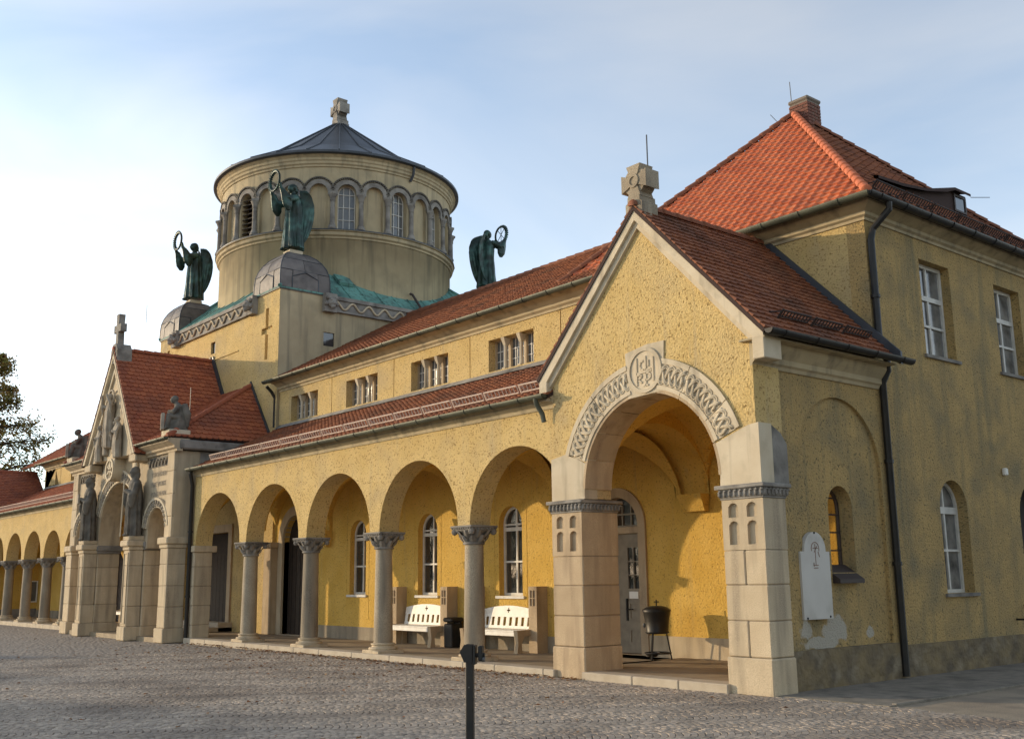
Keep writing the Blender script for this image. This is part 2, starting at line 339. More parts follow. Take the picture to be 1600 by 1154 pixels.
def rect(u0, u1, v0, v1): return [(u0, v0), (u1, v0), (u1, v1), (u0, v1)]
def arch(cu, r, v0, vs_, n=20):
    return [(cu - r, v0), (cu + r, v0)] + [(cu + r * cos(pi * i / n), vs_ + r * sin(pi * i / n)) for i in range(n + 1)]
def ring(cu, cv, r0, r1, a0, a1, n=24):
    return [(cu + r1 * cos(a0 + (a1 - a0) * i / n), cv + r1 * sin(a0 + (a1 - a0) * i / n)) for i in range(n + 1)] + \
           [(cu + r0 * cos(a1 + (a0 - a1) * i / n), cv + r0 * sin(a1 + (a0 - a1) * i / n)) for i in range(n + 1)]
def cyl_ring(cu, cv, r, n=28): return [(cu + r * cos(2 * pi * i / n), cv + r * sin(2 * pi * i / n)) for i in range(n)]
def stroke(mb, mp, p, q, w, n0, n1):
    dx, dy = q[0] - p[0], q[1] - p[1]; L = sqrt(dx * dx + dy * dy) or 1; nx, ny = -dy / L * w / 2, dx / L * w / 2
    return mb.panel(mp, [(p[0] - nx, p[1] - ny), (q[0] - nx, q[1] - ny), (q[0] + nx, q[1] + ny), (p[0] + nx, p[1] + ny)], (), n0, n1)

def tiles(parent, O, U, V, poly, mat, w=0.18, e=0.17, name='roof_tiles', shape='beaver', jitter=0.010, th=0.022):
    """a field of overlapping clay tiles on the plane O + u*U + v*V, clipped row by row to the convex polygon poly"""
    O = Vector(O); U = Vector(U).normalized(); V = Vector(V).normalized(); N = U.cross(V)
    mb = MB(); vmax = max(p[1] for p in poly); vmin = min(p[1] for p in poly)
    rows = int((vmax - vmin) / e) + 1; rnd = random.Random(len(poly) + int(vmax * 100))
    def span(v):
        us = []
        for i in range(len(poly)):
            a, b = poly[i], poly[(i + 1) % len(poly)]
            if (a[1] - v) * (b[1] - v) <= 0 and a[1] != b[1]:
                t = (v - a[1]) / (b[1] - a[1]); us.append(a[0] + t * (b[0] - a[0]))
        return (min(us), max(us)) if len(us) > 1 else None
    for r in range(rows):
        v0 = vmin + r * e; sp = span(min(max(v0 + e * 0.5, vmin + 1e-4), vmax - 1e-4))
        if not sp: continue
        ul, ur = sp; k = int(math.floor(ul / w)) - 1; off = (w / 2 if r % 2 and shape == 'beaver' else 0)
        while k * w + off < ur:
            a = k * w + off; b = a + w; k += 1
            if b <= ul + 0.01 or a >= ur - 0.01: continue
            g = 0.004; j = rnd.uniform(-jitter, jitter); lift = th + 0.010 + rnd.uniform(0, 0.014)
            if shape == 'beaver': prof = [(a + g, v0 + 0.035), (a + w * .22, v0 + 0.008), (a + w * .5, v0), (a + w * .78, v0 + 0.008), (b - g, v0 + 0.035)]
            else: prof = [(a + .001, v0), (a + w * .1, v0), (a + w * .22, v0), (a + w * .6, v0), (b - .004, v0)]
            prof = [(min(max(u, ul), ur), v + j) for u, v in prof]
            vt = min(v0 + e * 1.25, vmax)
            hb = []
            for i, (u, v) in enumerate(prof):
                h = lift
                if shape == 'pan': h = lift + (0.008, .03, -.004, -.01, -.006)[i]
                hb.append(h)
            top = [O + U * u + V * v + N * h for (u, v), h in zip(prof, hb)]
            low = [O + U * u + V * v + N * 0.001 for (u, v) in prof]
            tl = O + U * prof[0][0] + V * vt + N * 0.008; trr = O + U * prof[-1][0] + V * vt + N * 0.008
            m = len(prof)
            if shape == 'pan':
                tops = [O + U * u + V * vt + N * (h - lift + .012) for (u, v), h in zip(prof, hb)]
                vs = top + low + tops; fs = [(i, i + 1, 2 * m + i + 1, 2 * m + i) for i in range(m - 1)] + [(i, m + i, m + i + 1, i + 1) for i in range(m - 1)]
                mb.add(vs, fs); continue
            vs = top + low + [trr, tl]
            fs = [tuple(range(m)) + (2 * m, 2 * m + 1)] + [(i, m + i, m + i + 1, i + 1) for i in range(m - 1)] + [(0, 2 * m + 1, m), (m - 1, 2 * m - 1, 2 * m)]
            mb.add(vs, fs)
    return ob(name, mb, mat, parent, recalc=False, stuff=True)
def deck(parent, O, U, V, poly, th=0.06, name='roof_deck', mat='deck'):
    O = Vector(O); U = Vector(U).normalized(); V = Vector(V).normalized(); N = U.cross(V)
    return ob(name, MB().panel(lambda u, v, n: tuple(O + U * u + V * v + N * n), poly, (), -th, -0.002), mat, parent)
def hip_tiles(parent, p0, p1, mat, r=0.09, L=0.30, name='ridge_tile'):
    p0 = Vector(p0); p1 = Vector(p1); d = (p1 - p0); n = max(1, int(d.length / L)); d.normalize(); step = (p1 - p0).length / n
    mb = MB(); sec = 8
    side = d.cross(Vector((0, 0, 1))).normalized(); up = side.cross(d)
    for q, rr in ((-0.02, r * 1.12), (step * 0.16, r * 1.08), (step * 1.05, r * 0.85)):
        for k in range(sec + 1):
            t = pi * k / sec - 0.25 * (1 if k == 0 else 0) ; mb.v.append(tuple(d * q + (side * cos(t) + up * sin(t)) * rr))
    for i in range(2):
        for k in range(sec): mb.f.append((i * 9 + k, i * 9 + k + 1, (i + 1) * 9 + k + 1, (i + 1) * 9 + k))
    mb.f.append(tuple(range(9)))
    me = mb.mesh(name, mat, True)
    for i in range(n):
        o = ob(name, me, mat, parent, loc=p0 + d * step * i)
        o.rotation_euler = (0, 0, 0); o.scale = (1, 1, 1 + random.uniform(-.03, .03))
def gutter(parent, p0, p1, outv, r=0.085, mat='gutter_metal', name='gutter', step=0.8):
    p0 = Vector(p0); p1 = Vector(p1); d = (p1 - p0).normalized(); outv = Vector(outv); L = (p1 - p0).length; up = Vector((0, 0, 1)); mb = MB(); n = 10
    def sweep(a, b, r0, r1):
        vs = []
        for q in (a, b):
            for rr in (r0, r1):
                for k in range(n + 1):
                    t = pi + pi * k / n; vs.append(p0 + d * q + outv * cos(t) * rr + up * sin(t) * rr)
        m = n + 1; fs = []
        for k in range(n):
            fs += [(k, k + 1, 2 * m + k + 1, 2 * m + k), (m + k, 3 * m + k, 3 * m + k + 1, m + k + 1)]
            fs += [(k, m + k, m + k + 1, k + 1), (2 * m + k, 2 * m + k + 1, 3 * m + k + 1, 3 * m + k)]
        fs += [(0, 2 * m, 3 * m, m), (n, m + n, 3 * m + n, 2 * m + n)]
        mb.add(vs, fs)
    sweep(0, L, r, r * 0.86)
    q = step * 0.4
    while q < L: sweep(q, q + 0.03, r * 1.12, r * 1.0); q += step
    for q in (0, L): mb.add([p0 + d * q + outv * cos(pi + pi * k / n) * r + up * sin(pi + pi * k / n) * r for k in range(n + 1)], [tuple(range(n + 1))])
    return ob(name, mb, mat, parent)
def downpipe(parent, pts, r=0.05, mat='dark_metal', name='downpipe', clamps=()):
    mb = MB().tube(pts, r, 10)
    for c in clamps:
        c = Vector(c); mb.tube([c - Vector((0, 0, 0.03)), c + Vector((0, 0, 0.03))], r * 1.3, 10)
    return smooth_by_angle(ob(name, mb, mat, parent))
def snow_guard(parent, p0, p1, normal, mat, panel=1.05, h=0.2, bars=9):
    p0 = Vector(p0); p1 = Vector(p1); d = (p1 - p0).normalized(); L = (p1 - p0).length; N = Vector(normal); cnt = int(L / panel)
    mb = MB()
    for q in (0.06, h): mb.tube([N * q, d * (panel * 0.97) + N * q], 0.015, 5)
    for k in range(bars + 1): mb.tube([d * (panel * .97 * k / bars) + N * 0.05, d * (panel * .97 * k / bars) + N * h], 0.0125, 4)
    bk = d.cross(N)
    if bk.z < 0: bk = -bk
    mb.tube([d * 0.02 + N * (h + .02), d * 0.02 - N * 0.02], 0.016, 5); mb.tube([d * 0.02 + N * (h - .02), d * 0.02 + bk * 0.2], 0.012, 5)
    me = mb.mesh('snow_guard', mat)
    for i in range(cnt): ob('snow_guard', me, mat, parent, loc=p0 + d * (L / cnt) * i)
def window(parent, mp, cu, r, v0, vs_, depth, arched=True, vt=None, bars_u=(0.0,), bars_v=(), fr=0.055, mat='frame_white', pane='glass_dark', sill=True, transom=None, sillmat='stone_grey', bw=0.03, glassn=None):
    """window in an opening of half-width r: frame mesh > pane, glazing_bar, sill"""
    if arched: outl = arch(cu, r, v0, vs_); inn = arch(cu, r - fr, v0 + fr, vs_)
    else: outl = rect(cu - r, cu + r, v0, vt); inn = rect(cu - r + fr, cu + r - fr, v0 + fr, vt - fr)
    w = ob('window', MB().panel(mp, outl, [inn], -depth - 0.06, -depth), mat, parent)
    top = vs_ if arched else vt - fr
    us = [cu - r + fr] + [cu + b * r for b in bars_u] + [cu + r - fr]; vv = [v0 + fr] + list(bars_v) + ([transom] if transom else []) + [top]; vv = sorted(set(vv))
    for i in range(len(us) - 1):
        for j in range(len(vv) - 1):
            ob('pane', MB().panel(mp, rect(us[i], us[i + 1], vv[j], vv[j + 1]), (), -depth - 0.045, -depth - 0.037), pane, w)
    if arched: ob('pane', MB().panel(mp, [(cu + (r - fr) * cos(pi * i / 16), vs_ + (r - fr) * sin(pi * i / 16)) for i in range(17)], (), -depth - 0.045, -depth - 0.037), pane, w)
    for b in bars_u:
        ob('glazing_bar', MB().panel(mp, rect(cu + b * r - bw * .6, cu + b * r + bw * .6, v0 + fr, top + (sqrt(max(0, (r - fr) ** 2 - (b * r) ** 2)) if arched else 0)), (), -depth - 0.035, -depth - 0.004), mat, w)
    for b in vv[1:-1] + ([vs_] if arched else []):
        q = bw * (2.0 if (transom and abs(b - transom) < 1e-6) else 1.0)
        ob('glazing_bar', MB().panel(mp, rect(cu - r + fr, cu + r - fr, b - q * .5, b + q * .5), (), -depth - 0.033, -depth + 0.004), mat, w)
    if sill: ob('sill', MB().panel(mp, rect(cu - r - 0.08, cu + r + 0.08, v0 - 0.06, v0 - 0.002), (), -depth, 0.05), sillmat, w)
    return w
def groin(parent, x0, x1, y0, y1, zs, zc, mat, n=20, name='vault'):
    mb = MB()
    for j in range(n + 1):
        for i in range(n + 1):
            u = cos(pi * (1 - i / n)); v = cos(pi * (1 - j / n))
            z = zs + (zc - zs) * max(sqrt(max(0, 1 - u * u)), sqrt(max(0, 1 - v * v)))
            mb.v.append(((x0 + x1) / 2 + u * (x1 - x0) / 2, (y0 + y1) / 2 + v * (y1 - y0) / 2, z))
    for j in range(n):
        for i in range(n): a = j * (n + 1) + i; mb.f.append((a, a + n + 1, a + n + 2, a + 1))
    return ob(name, mb, mat, parent, recalc=False)
def blocks(parent, x0, x1, y0, y1, zs, mat, split=(), gap=0.006, c=0.016, core='mortar', name='pier', cols=None):
    """ashlar pier: mortar core > stone_block courses"""
    p = ob(name, MB().box(x0 + 0.02, x1 - 0.02, y0 + 0.02, y1 - 0.02, zs[0], zs[-1] - 0.01), core, parent)
    for i in range(len(zs) - 1):
        xs = [x0, x1]
        if i in split: xs = [x0, x0 + (x1 - x0) * (0.42 if i % 4 == 1 else 0.5), x1]
        for j in range(len(xs) - 1):
            dj = random.uniform(-.006, .006)
            ob('stone_block', MB().cbox(xs[j] + (gap / 2 if j else 0), xs[j + 1] - (gap / 2 if j < len(xs) - 2 else 0), y0 + dj, y1 - dj, zs[i] + gap / 2, zs[i + 1] - gap / 2, c), mat, p)
    return p
def moulding(parent, mp_pts, prof, mat, name='cornice', mitre=(0, 0)):
    """sweep a profile (out, up) along straight segment p0->p1 with outward vector"""
    p0, p1, outv = (Vector(q) for q in mp_pts); mb = MB(); m = len(prof)
    dv = (p1 - p0).normalized()
    for k, p in enumerate((p0, p1)):
        for (a, b) in prof: mb.v.append(tuple(p + dv * (a * mitre[k] * (-1 if k == 0 else 1)) + outv * a + Vector((0, 0, b))))
    mb.f = [(i, (i + 1) % m, m + (i + 1) % m, m + i) for i in range(m)] + [tuple(range(m)), tuple(range(m, 2 * m))[::-1]]
    return ob(name, mb, mat, parent)
def text_mesh(body, size, mat, ext=0.006):
    cu = bpy.data.curves.new('lettering', 'FONT'); cu.body = body; cu.size = size; cu.extrude = ext; cu.align_x = 'LEFT'
    o = bpy.data.objects.new('lettering', cu); COL.objects.link(o); dg = bpy.context.evaluated_depsgraph_get()
    me = bpy.data.meshes.new_from_object(o.evaluated_get(dg)); bpy.data.objects.remove(o); me.materials.clear(); me.materials.append(MATS[mat]); return me
def remesh(mb, name, mat, voxel=0.03):
    me = mb.mesh(name, mat); o = bpy.data.objects.new(name, me); COL.objects.link(o)
    md = o.modifiers.new('r', 'REMESH'); md.mode = 'VOXEL'; md.voxel_size = voxel; md.use_smooth_shade = True
    sm = o.modifiers.new('s', 'SMOOTH'); sm.iterations = 1; sm.factor = 0.4
    dg = bpy.context.evaluated_depsgraph_get(); out = bpy.data.meshes.new_from_object(o.evaluated_get(dg)); bpy.data.objects.remove(o)
    out.name = name; out.materials.clear(); out.materials.append(MATS[mat])
    for p in out.polygons: p.use_smooth = True
    return out

# ------------------------------------------------------------------ ground
GZ = -0.04
def structure(o): o['kind'] = 'structure'; return o
plaza = structure(ob('plaza', MB().add([(-400, -400, GZ - .03), (400, -400, GZ - .03), (400, 400, GZ - .03), (-400, 400, GZ - .03)], [(0, 1, 2, 3)]), 'cobble_far', recalc=False))
def in_view(x, y, ang, r0, r1):
    dx, dy = x - CAMP.x, y - CAMP.y; r = sqrt(dx * dx + dy * dy)
    if r < r0 or r > r1: return False
    a = (atan2(dy, dx) - atan2(0.62969, -0.752254) + pi) % (2 * pi) - pi
    return abs(a) < ang
def path_edge(y): return 1.62 + (y + 0.3) * -0.02        # right edge of the footpath beside the building
cob = []; rnd = random.Random(3)
CW = 1.28; CS = 0.081
ci0 = int(-34 / CW); ci1 = int(12 / CW)
DIR = radians(-33)          # the arc courses run across the plaza
def rot(u, v): return (u * cos(DIR) - v * sin(DIR), u * sin(DIR) + v * cos(DIR))
for cidx in range(-30, 30):
    for k in range(-420, 420):
        n = 16
        for i in range(n):
            t = (i + 0.5) / n * 2 - 1
            u = (cidx + 0.5) * CW + t * CW / 2; v = k * CS + 0.36 * (1 - t * t)
            x, y = rot(u, v); x += 2; y -= 6
            if y > -0.10 and -4.55 > x: continue
            if y > -0.03 and x < 0.02: continue
            if y > -0.10 and x < -0.7: continue
            if x > 0.0 and y > 0.10 + .04 * sin(x * 7) - max(0, x - 1.7) * .1: continue
            if -30 < x < -18.6 and y > -0.5: continue
            if not in_view(x, y, radians(46), 4.5, 27): continue
            cob.append((x, y, DIR + math.atan2(-0.72 * t * 2 / CW * 1.0, 1.0) * 0.9))
def cobble_geo(x, y, a):
    sx = 0.0395 + rnd.uniform(-.004, .002); sy = 0.0360 + rnd.uniform(-.004, .002); h = GZ + rnd.uniform(-.004, .004); c, s = cos(a), sin(a)
    tx, ty = rnd.uniform(-.035, .035), rnd.uniform(-.035, .035); vs = []
    for k, (q, z) in enumerate(((1.0, -0.025), (0.985, -0.006), (0.84, 0.0))):
        for (i, j) in ((-1, -1), (1, -1), (1, 1), (-1, 1)):
            px_, py_ = i * sx * q, j * sy * q
            vs.append((px_ * c - py_ * s, px_ * s + py_ * c, z + (px_ * tx + py_ * ty if k else 0)))
    fs = [(8, 9, 10, 11)]
    for r in (0, 4):
        for i in range(4): fs.append((r + i, r + (i + 1) % 4, r + 4 + (i + 1) % 4, r + 4 + i))
    return vs, fs, h
vis = [c for c in cob if in_view(c[0], c[1], radians(25), 9.3, 12.5)]
vis.sort(key=lambda c: (c[0] - CAMP.x) ** 2 + (c[1] - CAMP.y) ** 2); single = set(vis[:300])
allm = MB(); cm = []
for q in range(24):
    vs, fs, h = cobble_geo(0, 0, 0); cm.append(MB().add(vs, fs).mesh('cobblestone', 'cobble', False, False))
for c in cob:
    if c in single:
        o = ob('cobblestone', rnd.choice(cm), 'cobble', plaza); o.location = (c[0], c[1], GZ + rnd.uniform(-.006, .006)); o.rotation_euler = (0, 0, c[2])
    else:
        vs, fs, h = cobble_geo(*c); allm.add([(p[0] + c[0], p[1] + c[1], p[2] + h) for p in vs], fs)
ob('cobblestones', allm, 'cobble', plaza, False, False, stuff=True)
# sand bed between the stones
pts = []
for i in range(25):
    a = atan2(0.62969, -0.752254) + radians(46) * (i / 12 - 1); pts.append((CAMP.x + 27 * cos(a), CAMP.y + 27 * sin(a)))
pts = [(CAMP.x, CAMP.y)] + pts
ob('sand_bed', MB().add([(p[0], p[1], GZ - 0.016) for p in pts], [tuple(range(len(pts)))]), 'cobble_joint', plaza, recalc=False)
fp = structure(ob('footpath', MB().panel(lambda u, v, n: (u, v, n), [(-0.2, 0.05), (1.70, 0.05), (1.62, 5.5), (1.55, 14), (-0.2, 14)], (), -0.3, -0.03), 'asphalt'))
rd = structure(ob('road', MB().panel(lambda u, v, n: (u, v, n), [(1.60, 0.05), (8, -.65), (20, -1.9), (20, 14), (1.6, 14)], (), -0.3, -0.05), 'sandy_road'))
kb = structure(ob('kerb', MB().cbox(1.64, 1.72, 0.2, 14, -0.25, -0.012, 0.012), 'asphalt'))

# ------------------------------------------------------------------ shared building pieces
def capital(parent, cx, cy, z0, z1, r, half, mat='stone_grey'):
    """Corinthian-like block capital: bell with two rows of leaves, volutes, stepped abacus"""
    h = z1 - z0; mb = MB(); n = 4
    prof = [(r * 1.12, z0), (r * 1.18, z0 + .02), (r * 1.12, z0 + .045), (r * 1.02, z0 + .05), (r * 1.06, z0 + h * .35), (r * 1.25, z0 + h * .58), (half * .92, z0 + h * .74)]
    mb.lathe(prof, cx, cy, 24)
    for row, (za, zb, cnt, rr, ro, ph) in enumerate(((0.12, 0.48, 8, 1.08, 0.07, 0), (0.34, 0.74, 8, 1.2, 0.11, pi / 8))):
        for k in range(cnt):
            t = 2 * pi * k / cnt + ph; d = Vector((cos(t), sin(t), 0)); s_ = Vector((-sin(t), cos(t), 0)); b = Vector((cx, cy, 0)); w = r * .34
            A = b + d * r * rr * .95 + Vector((0, 0, z0 + h * za)); B = b + d * (r * rr + ro * .55) + Vector((0, 0, z0 + h * (za + zb) / 2)); C_ = b + d * (r * rr + ro) + Vector((0, 0, z0 + h * zb)); D = b + d * (r * rr + ro * 1.25) + Vector((0, 0, z0 + h * (zb - .09)))
            vs = [A - s_ * w, A + d * .02, A + s_ * w, B - s_ * w * 1.05, B + d * .035, B + s_ * w * 1.05, C_ - s_ * w * .7, C_ + d * .03, C_ + s_ * w * .7, D]
            mb.add(vs, [(0, 1, 4, 3), (1, 2, 5, 4), (3, 4, 7, 6), (4, 5, 8, 7), (6, 7, 9), (7, 8, 9)])
    for sx in (-1, 1):
        for sy in (-1, 1): mb.ball((cx + sx * half * .80, cy + sy * half * .80, z0 + h * .68), half * .2, 8)
    za = z0 + h * .74
    mb.cbox(cx - half * .9, cx + half * .9, cy - half * .9, cy + half * .9, za, za + h * .08, .01)
    for k in range(9):
        q = -half * .85 + half * 1.7 * k / 8
        for sg in (-1, 1):
            mb.box(cx + q - .018, cx + q + .018, cy + sg * half * .93 - .02, cy + sg * half * .93 + .02, za + h * .08, za + h * .14)
            mb.box(cx + sg * half * .93 - .02, cx + sg * half * .93 + .02, cy + q - .018, cy + q + .018, za + h * .08, za + h * .14)
    mb.cbox(cx - half * .88, cx + half * .88, cy - half * .88, cy + half * .88, za + h * .08, za + h * .15, .005)
    mb.cbox(cx - half, cx + half, cy - half, cy + half, za + h * .15, z1, .014)
    return mb
def column(parent, cx, cy, z0, zc, zt, r=0.2, mat='stone', half=0.34):
    sh = MB().lathe([(r * 1.0, z0 + .2), (r * 1.02, z0 + .3), (r * .97, (z0 + zc) / 2), (r * .9, zc - .02), (r * .9, zc + .01)], cx, cy, 28)
    c = smooth_by_angle(ob('column', sh, 'stone_col', parent), 50)
    smooth_by_angle(ob('capital', capital(parent, cx, cy, zc, zt, r * .92, half), 'stone_grey', c), 30)
    b = MB().cbox(cx - r * 1.62, cx + r * 1.62, cy - r * 1.62, cy + r * 1.62, z0 - .06, z0 + .07, .015)
    b.lathe([(r * 1.5, z0 + .07), (r * 1.56, z0 + .095), (r * 1.5, z0 + .12), (r * 1.25, z0 + .13), (r * 1.18, z0 + .16), (r * 1.3, z0 + .175), (r * 1.3, z0 + .2), (r * 1.0, z0 + .215)], cx, cy, 28)
    smooth_by_angle(ob('base', b, 'stone', c), 40)
    return c
def wheel_cross(mp, cu, v0, w, h, d, ringr=None):
    """stone cross with wide splayed arms, a wheel and a round boss on a stepped foot; d = thickness"""
    mb = MB(); cv = v0 + h * .62; a = w * .5; hw = w * .2; ins = w * .13
    vt = v0 + h; vb = cv - (vt - cv)
    pts = [(cu - hw * 1.4, vt), (cu - ins, cv + ins), (cu - a, cv + hw * 1.4), (cu - a, cv - hw * 1.4), (cu - ins, cv - ins), (cu - hw * 1.3, vb), (cu + hw * 1.3, vb), (cu + ins, cv - ins), (cu + a, cv - hw * 1.4), (cu + a, cv + hw * 1.4), (cu + ins, cv + ins), (cu + hw * 1.4, vt)]
    mb.panel(mp, pts[::-1], (), -d, 0)
    mb.panel(mp, cyl_ring(cu, cv, a * .86), (), -d * .92, -d * .08)
    mb.panel(mp, cyl_ring(cu, cv, a * .42), [cyl_ring(cu, cv, a * .27)], -d * .5, d * .06)
    mb.panel(mp, [(cu - w * .33, v0 - .18), (cu + w * .33, v0 - .18), (cu + w * .33, v0 + h * .09), (cu + w * .25, v0 + h * .13), (cu + hw * 1.2, vb + .01), (cu - hw * 1.2, vb + .01), (cu - w * .25, v0 + h * .13), (cu - w * .33, v0 + h * .09)], (), -d * 1.15, d * .04)
    return mb

# ------------------------------------------------------------------ right gabled porch
YH = 3.4
PC = (-2.2, 0, 0)
porch = empty('gabled_porch', PC, "yellow roughcast gabled porch with interlace-carved stone arch on two ashlar piers, in front", 'porch')
XC = -2.2; AR = 1.46; ZS = 3.05
fr0 = front(0.012)
outl = [(-4.42, 2.9), (XC - AR, 2.9), (XC - AR, ZS)] + [(XC + AR * cos(pi - pi * i / 24), ZS + AR * sin(pi - pi * i / 24)) for i in range(1, 24)] + [(XC + AR, ZS), (XC + AR, 2.9), (-0.06, 2.9), (-0.06, 4.98), (XC, 7.32), (-4.42, 4.98)]
ob('front_wall', MB().panel(fr0, outl, (), -0.62, 0), 'roughcast', porch)
# soffit lining of the arch in stone
mb = MB()
for i in range(25):
    t = pi * i / 24
    for y in (-0.004, 0.64): mb.v.append((XC + (AR - .012) * cos(t), y, ZS + (AR - .012) * sin(t)))
mb.f = [(2 * i, 2 * i + 1, 2 * i + 3, 2 * i + 2) for i in range(24)]
sof = ob('arch_soffit', mb, 'stone_warm', porch)
for k in range(9):
    a0 = pi * k / 9 + .008; a1 = pi * (k + 1) / 9 - .008
    ob('voussoir', MB().panel(front(0), ring(XC, ZS, AR - .03, AR + .02, a0, a1, 6), (), -.63, .005), 'stone_warm', sof)
# piers
PZ = [-0.06, 0.46, 0.96, 1.46, 1.95, 2.68]
def cross_block(parent, x0, x1, y0, y1, z0, z1, mat):
    mb = MB(); u0, u1 = x0, x1; cu = (x0 + x1) / 2; wv = (x1 - x0)
    holes = []
    for sx in (-1, 1):
        a, b = (cu + sx * wv * .10, cu + sx * wv * .34); a, b = min(a, b), max(a, b); rr = .06
        for (za, zb) in ((z0 + .08, z0 + .42), (z0 + .47, z0 + .68)):
            ou = b if sx > 0 else a
            holes.append([(a, za), (b, za), (b, zb - rr), ((a + b) / 2 + (b - a) * .3, zb - .015), ((a + b) / 2, zb), ((a + b) / 2 - (b - a) * .3, zb - .015), (a, zb - rr)])
    mb.panel(front(y0), rect(u0 + .003, u1 - .003, z0 + .003, z1 - .003), holes, -(y1 - y0), 0)
    mb.panel(front(y0), rect(u0 + .05, u1 - .05, z0 + .05, z1 - .05), (), -(y1 - y0) * .9, -0.055)
    return ob('stone_block', mb, mat, parent, label='block with a sunk cross of four panels')
def pier_capital(parent, x0, x1, y0, y1, z0, z1, mat='stone_grey'):
    mb = MB(); e = .075
    mb.cbox(x0 - .015, x1 + .015, y0 - .015, y1 + .015, z0, z0 + .03, .006)
    mb.cbox(x0 - .03, x1 + .03, y0 - .03, y1 + .03, z0 + .03, z1 - .05, .01)
    mb.cbox(x0 - e, x1 + e, y0 - e, y1 + e, z1 - .06, z1, .012)
    k = 0; n = int((x1 - x0) / .085)
    for i in range(n + 1):
        x = x0 + (x1 - x0) * i / n; mb.ball((x, y0 - .035, z0 + .085), (.03, .035, .055), 6); mb.ball((x + .02, y0 - .05, z0 + .125), (.028, .025, .02), 6)
    n = int((y1 - y0) / .085)
    for i in range(n + 1):
        y = y0 + (y1 - y0) * i / n; mb.ball((x1 + .035, y, z0 + .085), (.035, .03, .055), 6); mb.ball((x1 + .05, y + .02, z0 + .125), (.025, .028, .02), 6)
    return smooth_by_angle(ob('capital', mb, mat, parent), 40)
def porch_pier(x0, x1, y1, mat, split):
    p = blocks(porch, x0, x1, 0, y1, PZ[1:5], mat, split)
    ob('stone_block', MB().cbox(x0 - .025, x1 + .025, -.025, y1 + .01, PZ[0], PZ[1] - .004, .02), mat, p, label='wider base block')
    cross_block(p, x0, x1, 0, y1, 1.95, 2.68, mat); pier_capital(p, x0, x1, 0, y1, 2.68, 2.89)
    return p
porch_pier(-4.49, -3.74, 0.86, 'stone_warm', ()); porch_pier(-0.75, 0.0, 0.52, 'stone', (0, 2))
# springer stones
ob('springer_stone', MB().panel(front(0), [(-4.47, 2.893), (XC - AR + .012, 2.893), (XC - AR + .012, ZS), (XC + AR * cos(radians(163)), ZS + AR * sin(radians(163))), (XC + 1.96 * cos(radians(161)), ZS + 1.96 * sin(radians(161))), (-4.47, 3.62)], (), -.3, .004), 'stone_pale', porch)
a = radians(19)
ob('springer_stone', MB().panel(front(0), [(XC + AR - .012, 2.893), (-0.005, 2.893), (-0.005, 3.76), (-.18, 3.74), (XC + 2.0 * cos(a), ZS + 2.0 * sin(a)), (XC + AR * cos(a), ZS + AR * sin(a)), (XC + AR, ZS)], (), -.3, .004), 'stone_pale', porch)
ob('springer_stone', MB().panel(right(0), [(0.02, 2.893), (0.66, 2.893), (0.66, 3.48), (.52, 3.64), (0.32, 3.74), (0.02, 3.76)], (), -.3, -.012), 'stone_grey', porch)
# archivolt with interlace
def archivolt(a0, a1):
    a0 = radians(a0); a1 = radians(a1)
    v = ob('archivolt_stone', MB().panel(front(0), ring(XC, ZS, AR - .02, 1.98, a0 + .003, a1 - .003, 20), [], -.2, .004), 'stone_pale', porch)
    for (r0, r1) in ((1.485, 1.55), (1.9, 1.985)): ob('rim', MB().panel(front(0), ring(XC, ZS, r0, r1, a0 + .004, a1 - .004, 20), [], .0, .022), 'stone_pale', v)
    L = (a1 - a0) * 1.72; per = 0.40; mr = 1.725; am = .135
    for ph in (0, 2 * pi / 3, 4 * pi / 3):
        for off in (-.018, .018):
            pts = []; n = max(10, int(L / .025))
            for i in range(n + 1):
                t = a0 + .02 + (a1 - a0 - .04) * i / n; q = t * 1.72 / per * 2 * pi + ph
                rr = mr + am * sin(q) + off * 1.0; hgt = .012 + .012 * cos(2 * q + 1.0)
                pts.append((XC + rr * cos(t), -hgt, ZS + rr * sin(t)))
            ob('interlace_strand', MB().tube(pts, .0185, 6), 'stone_pale', v, True)
for q in ((20, 34), (34, 60), (60, 79.5), (101, 128), (128, 162)): archivolt(*q)
# medallion
MCX, MCZ = -2.17, 4.86
med = ob('medallion', MB().panel(front(0), [(-2.56, 4.44), (-1.8, 4.48), (-1.74, 5.28), (-2.12, 5.28), (-2.6, 5.2)], (), -.15, .008), 'stone_pale', porch)
ob('rim', MB().panel(front(0), cyl_ring(MCX, MCZ, .375), [cyl_ring(MCX, MCZ, .315)], .0, .035), 'stone_pale', med)
ob('disc', MB().panel(front(0), cyl_ring(MCX, MCZ, .318), (), .0, .014), 'stone_pale', med)
mb = MB(); f0 = front(0)
def st(*pts):
    for p, q in zip(pts[:-1], pts[1:]): stroke(mb, f0, (MCX + p[0], MCZ + p[1]), (MCX + q[0], MCZ + q[1]), .03, .01, .03)
st((-.17, .22), (-.17, -.24)); st((.19, .2), (.19, -.2))
st((-.02, .16), (-.08, .14), (-.1, .08), (-.07, .02), (-.01, .01)); st((.03, .23), (.03, .0), (.14, .0)); st((.09, .16), (.09, .05))
st((-.16, -.07), (-.08, -.06), (-.06, -.1), (-.13, -.14)); st((-.13, -.14), (-.06, -.2)); st((.03, -.05), (.03, -.25)); st((.03, -.05), (.11, -.06), (.14, -.1), (.11, -.15), (.03, -.17)); st((-.03, -.25), (.08, -.25)); st((-.17, -.04), (.16, -.02))
ob('monogram', mb, 'stone_pale', med)
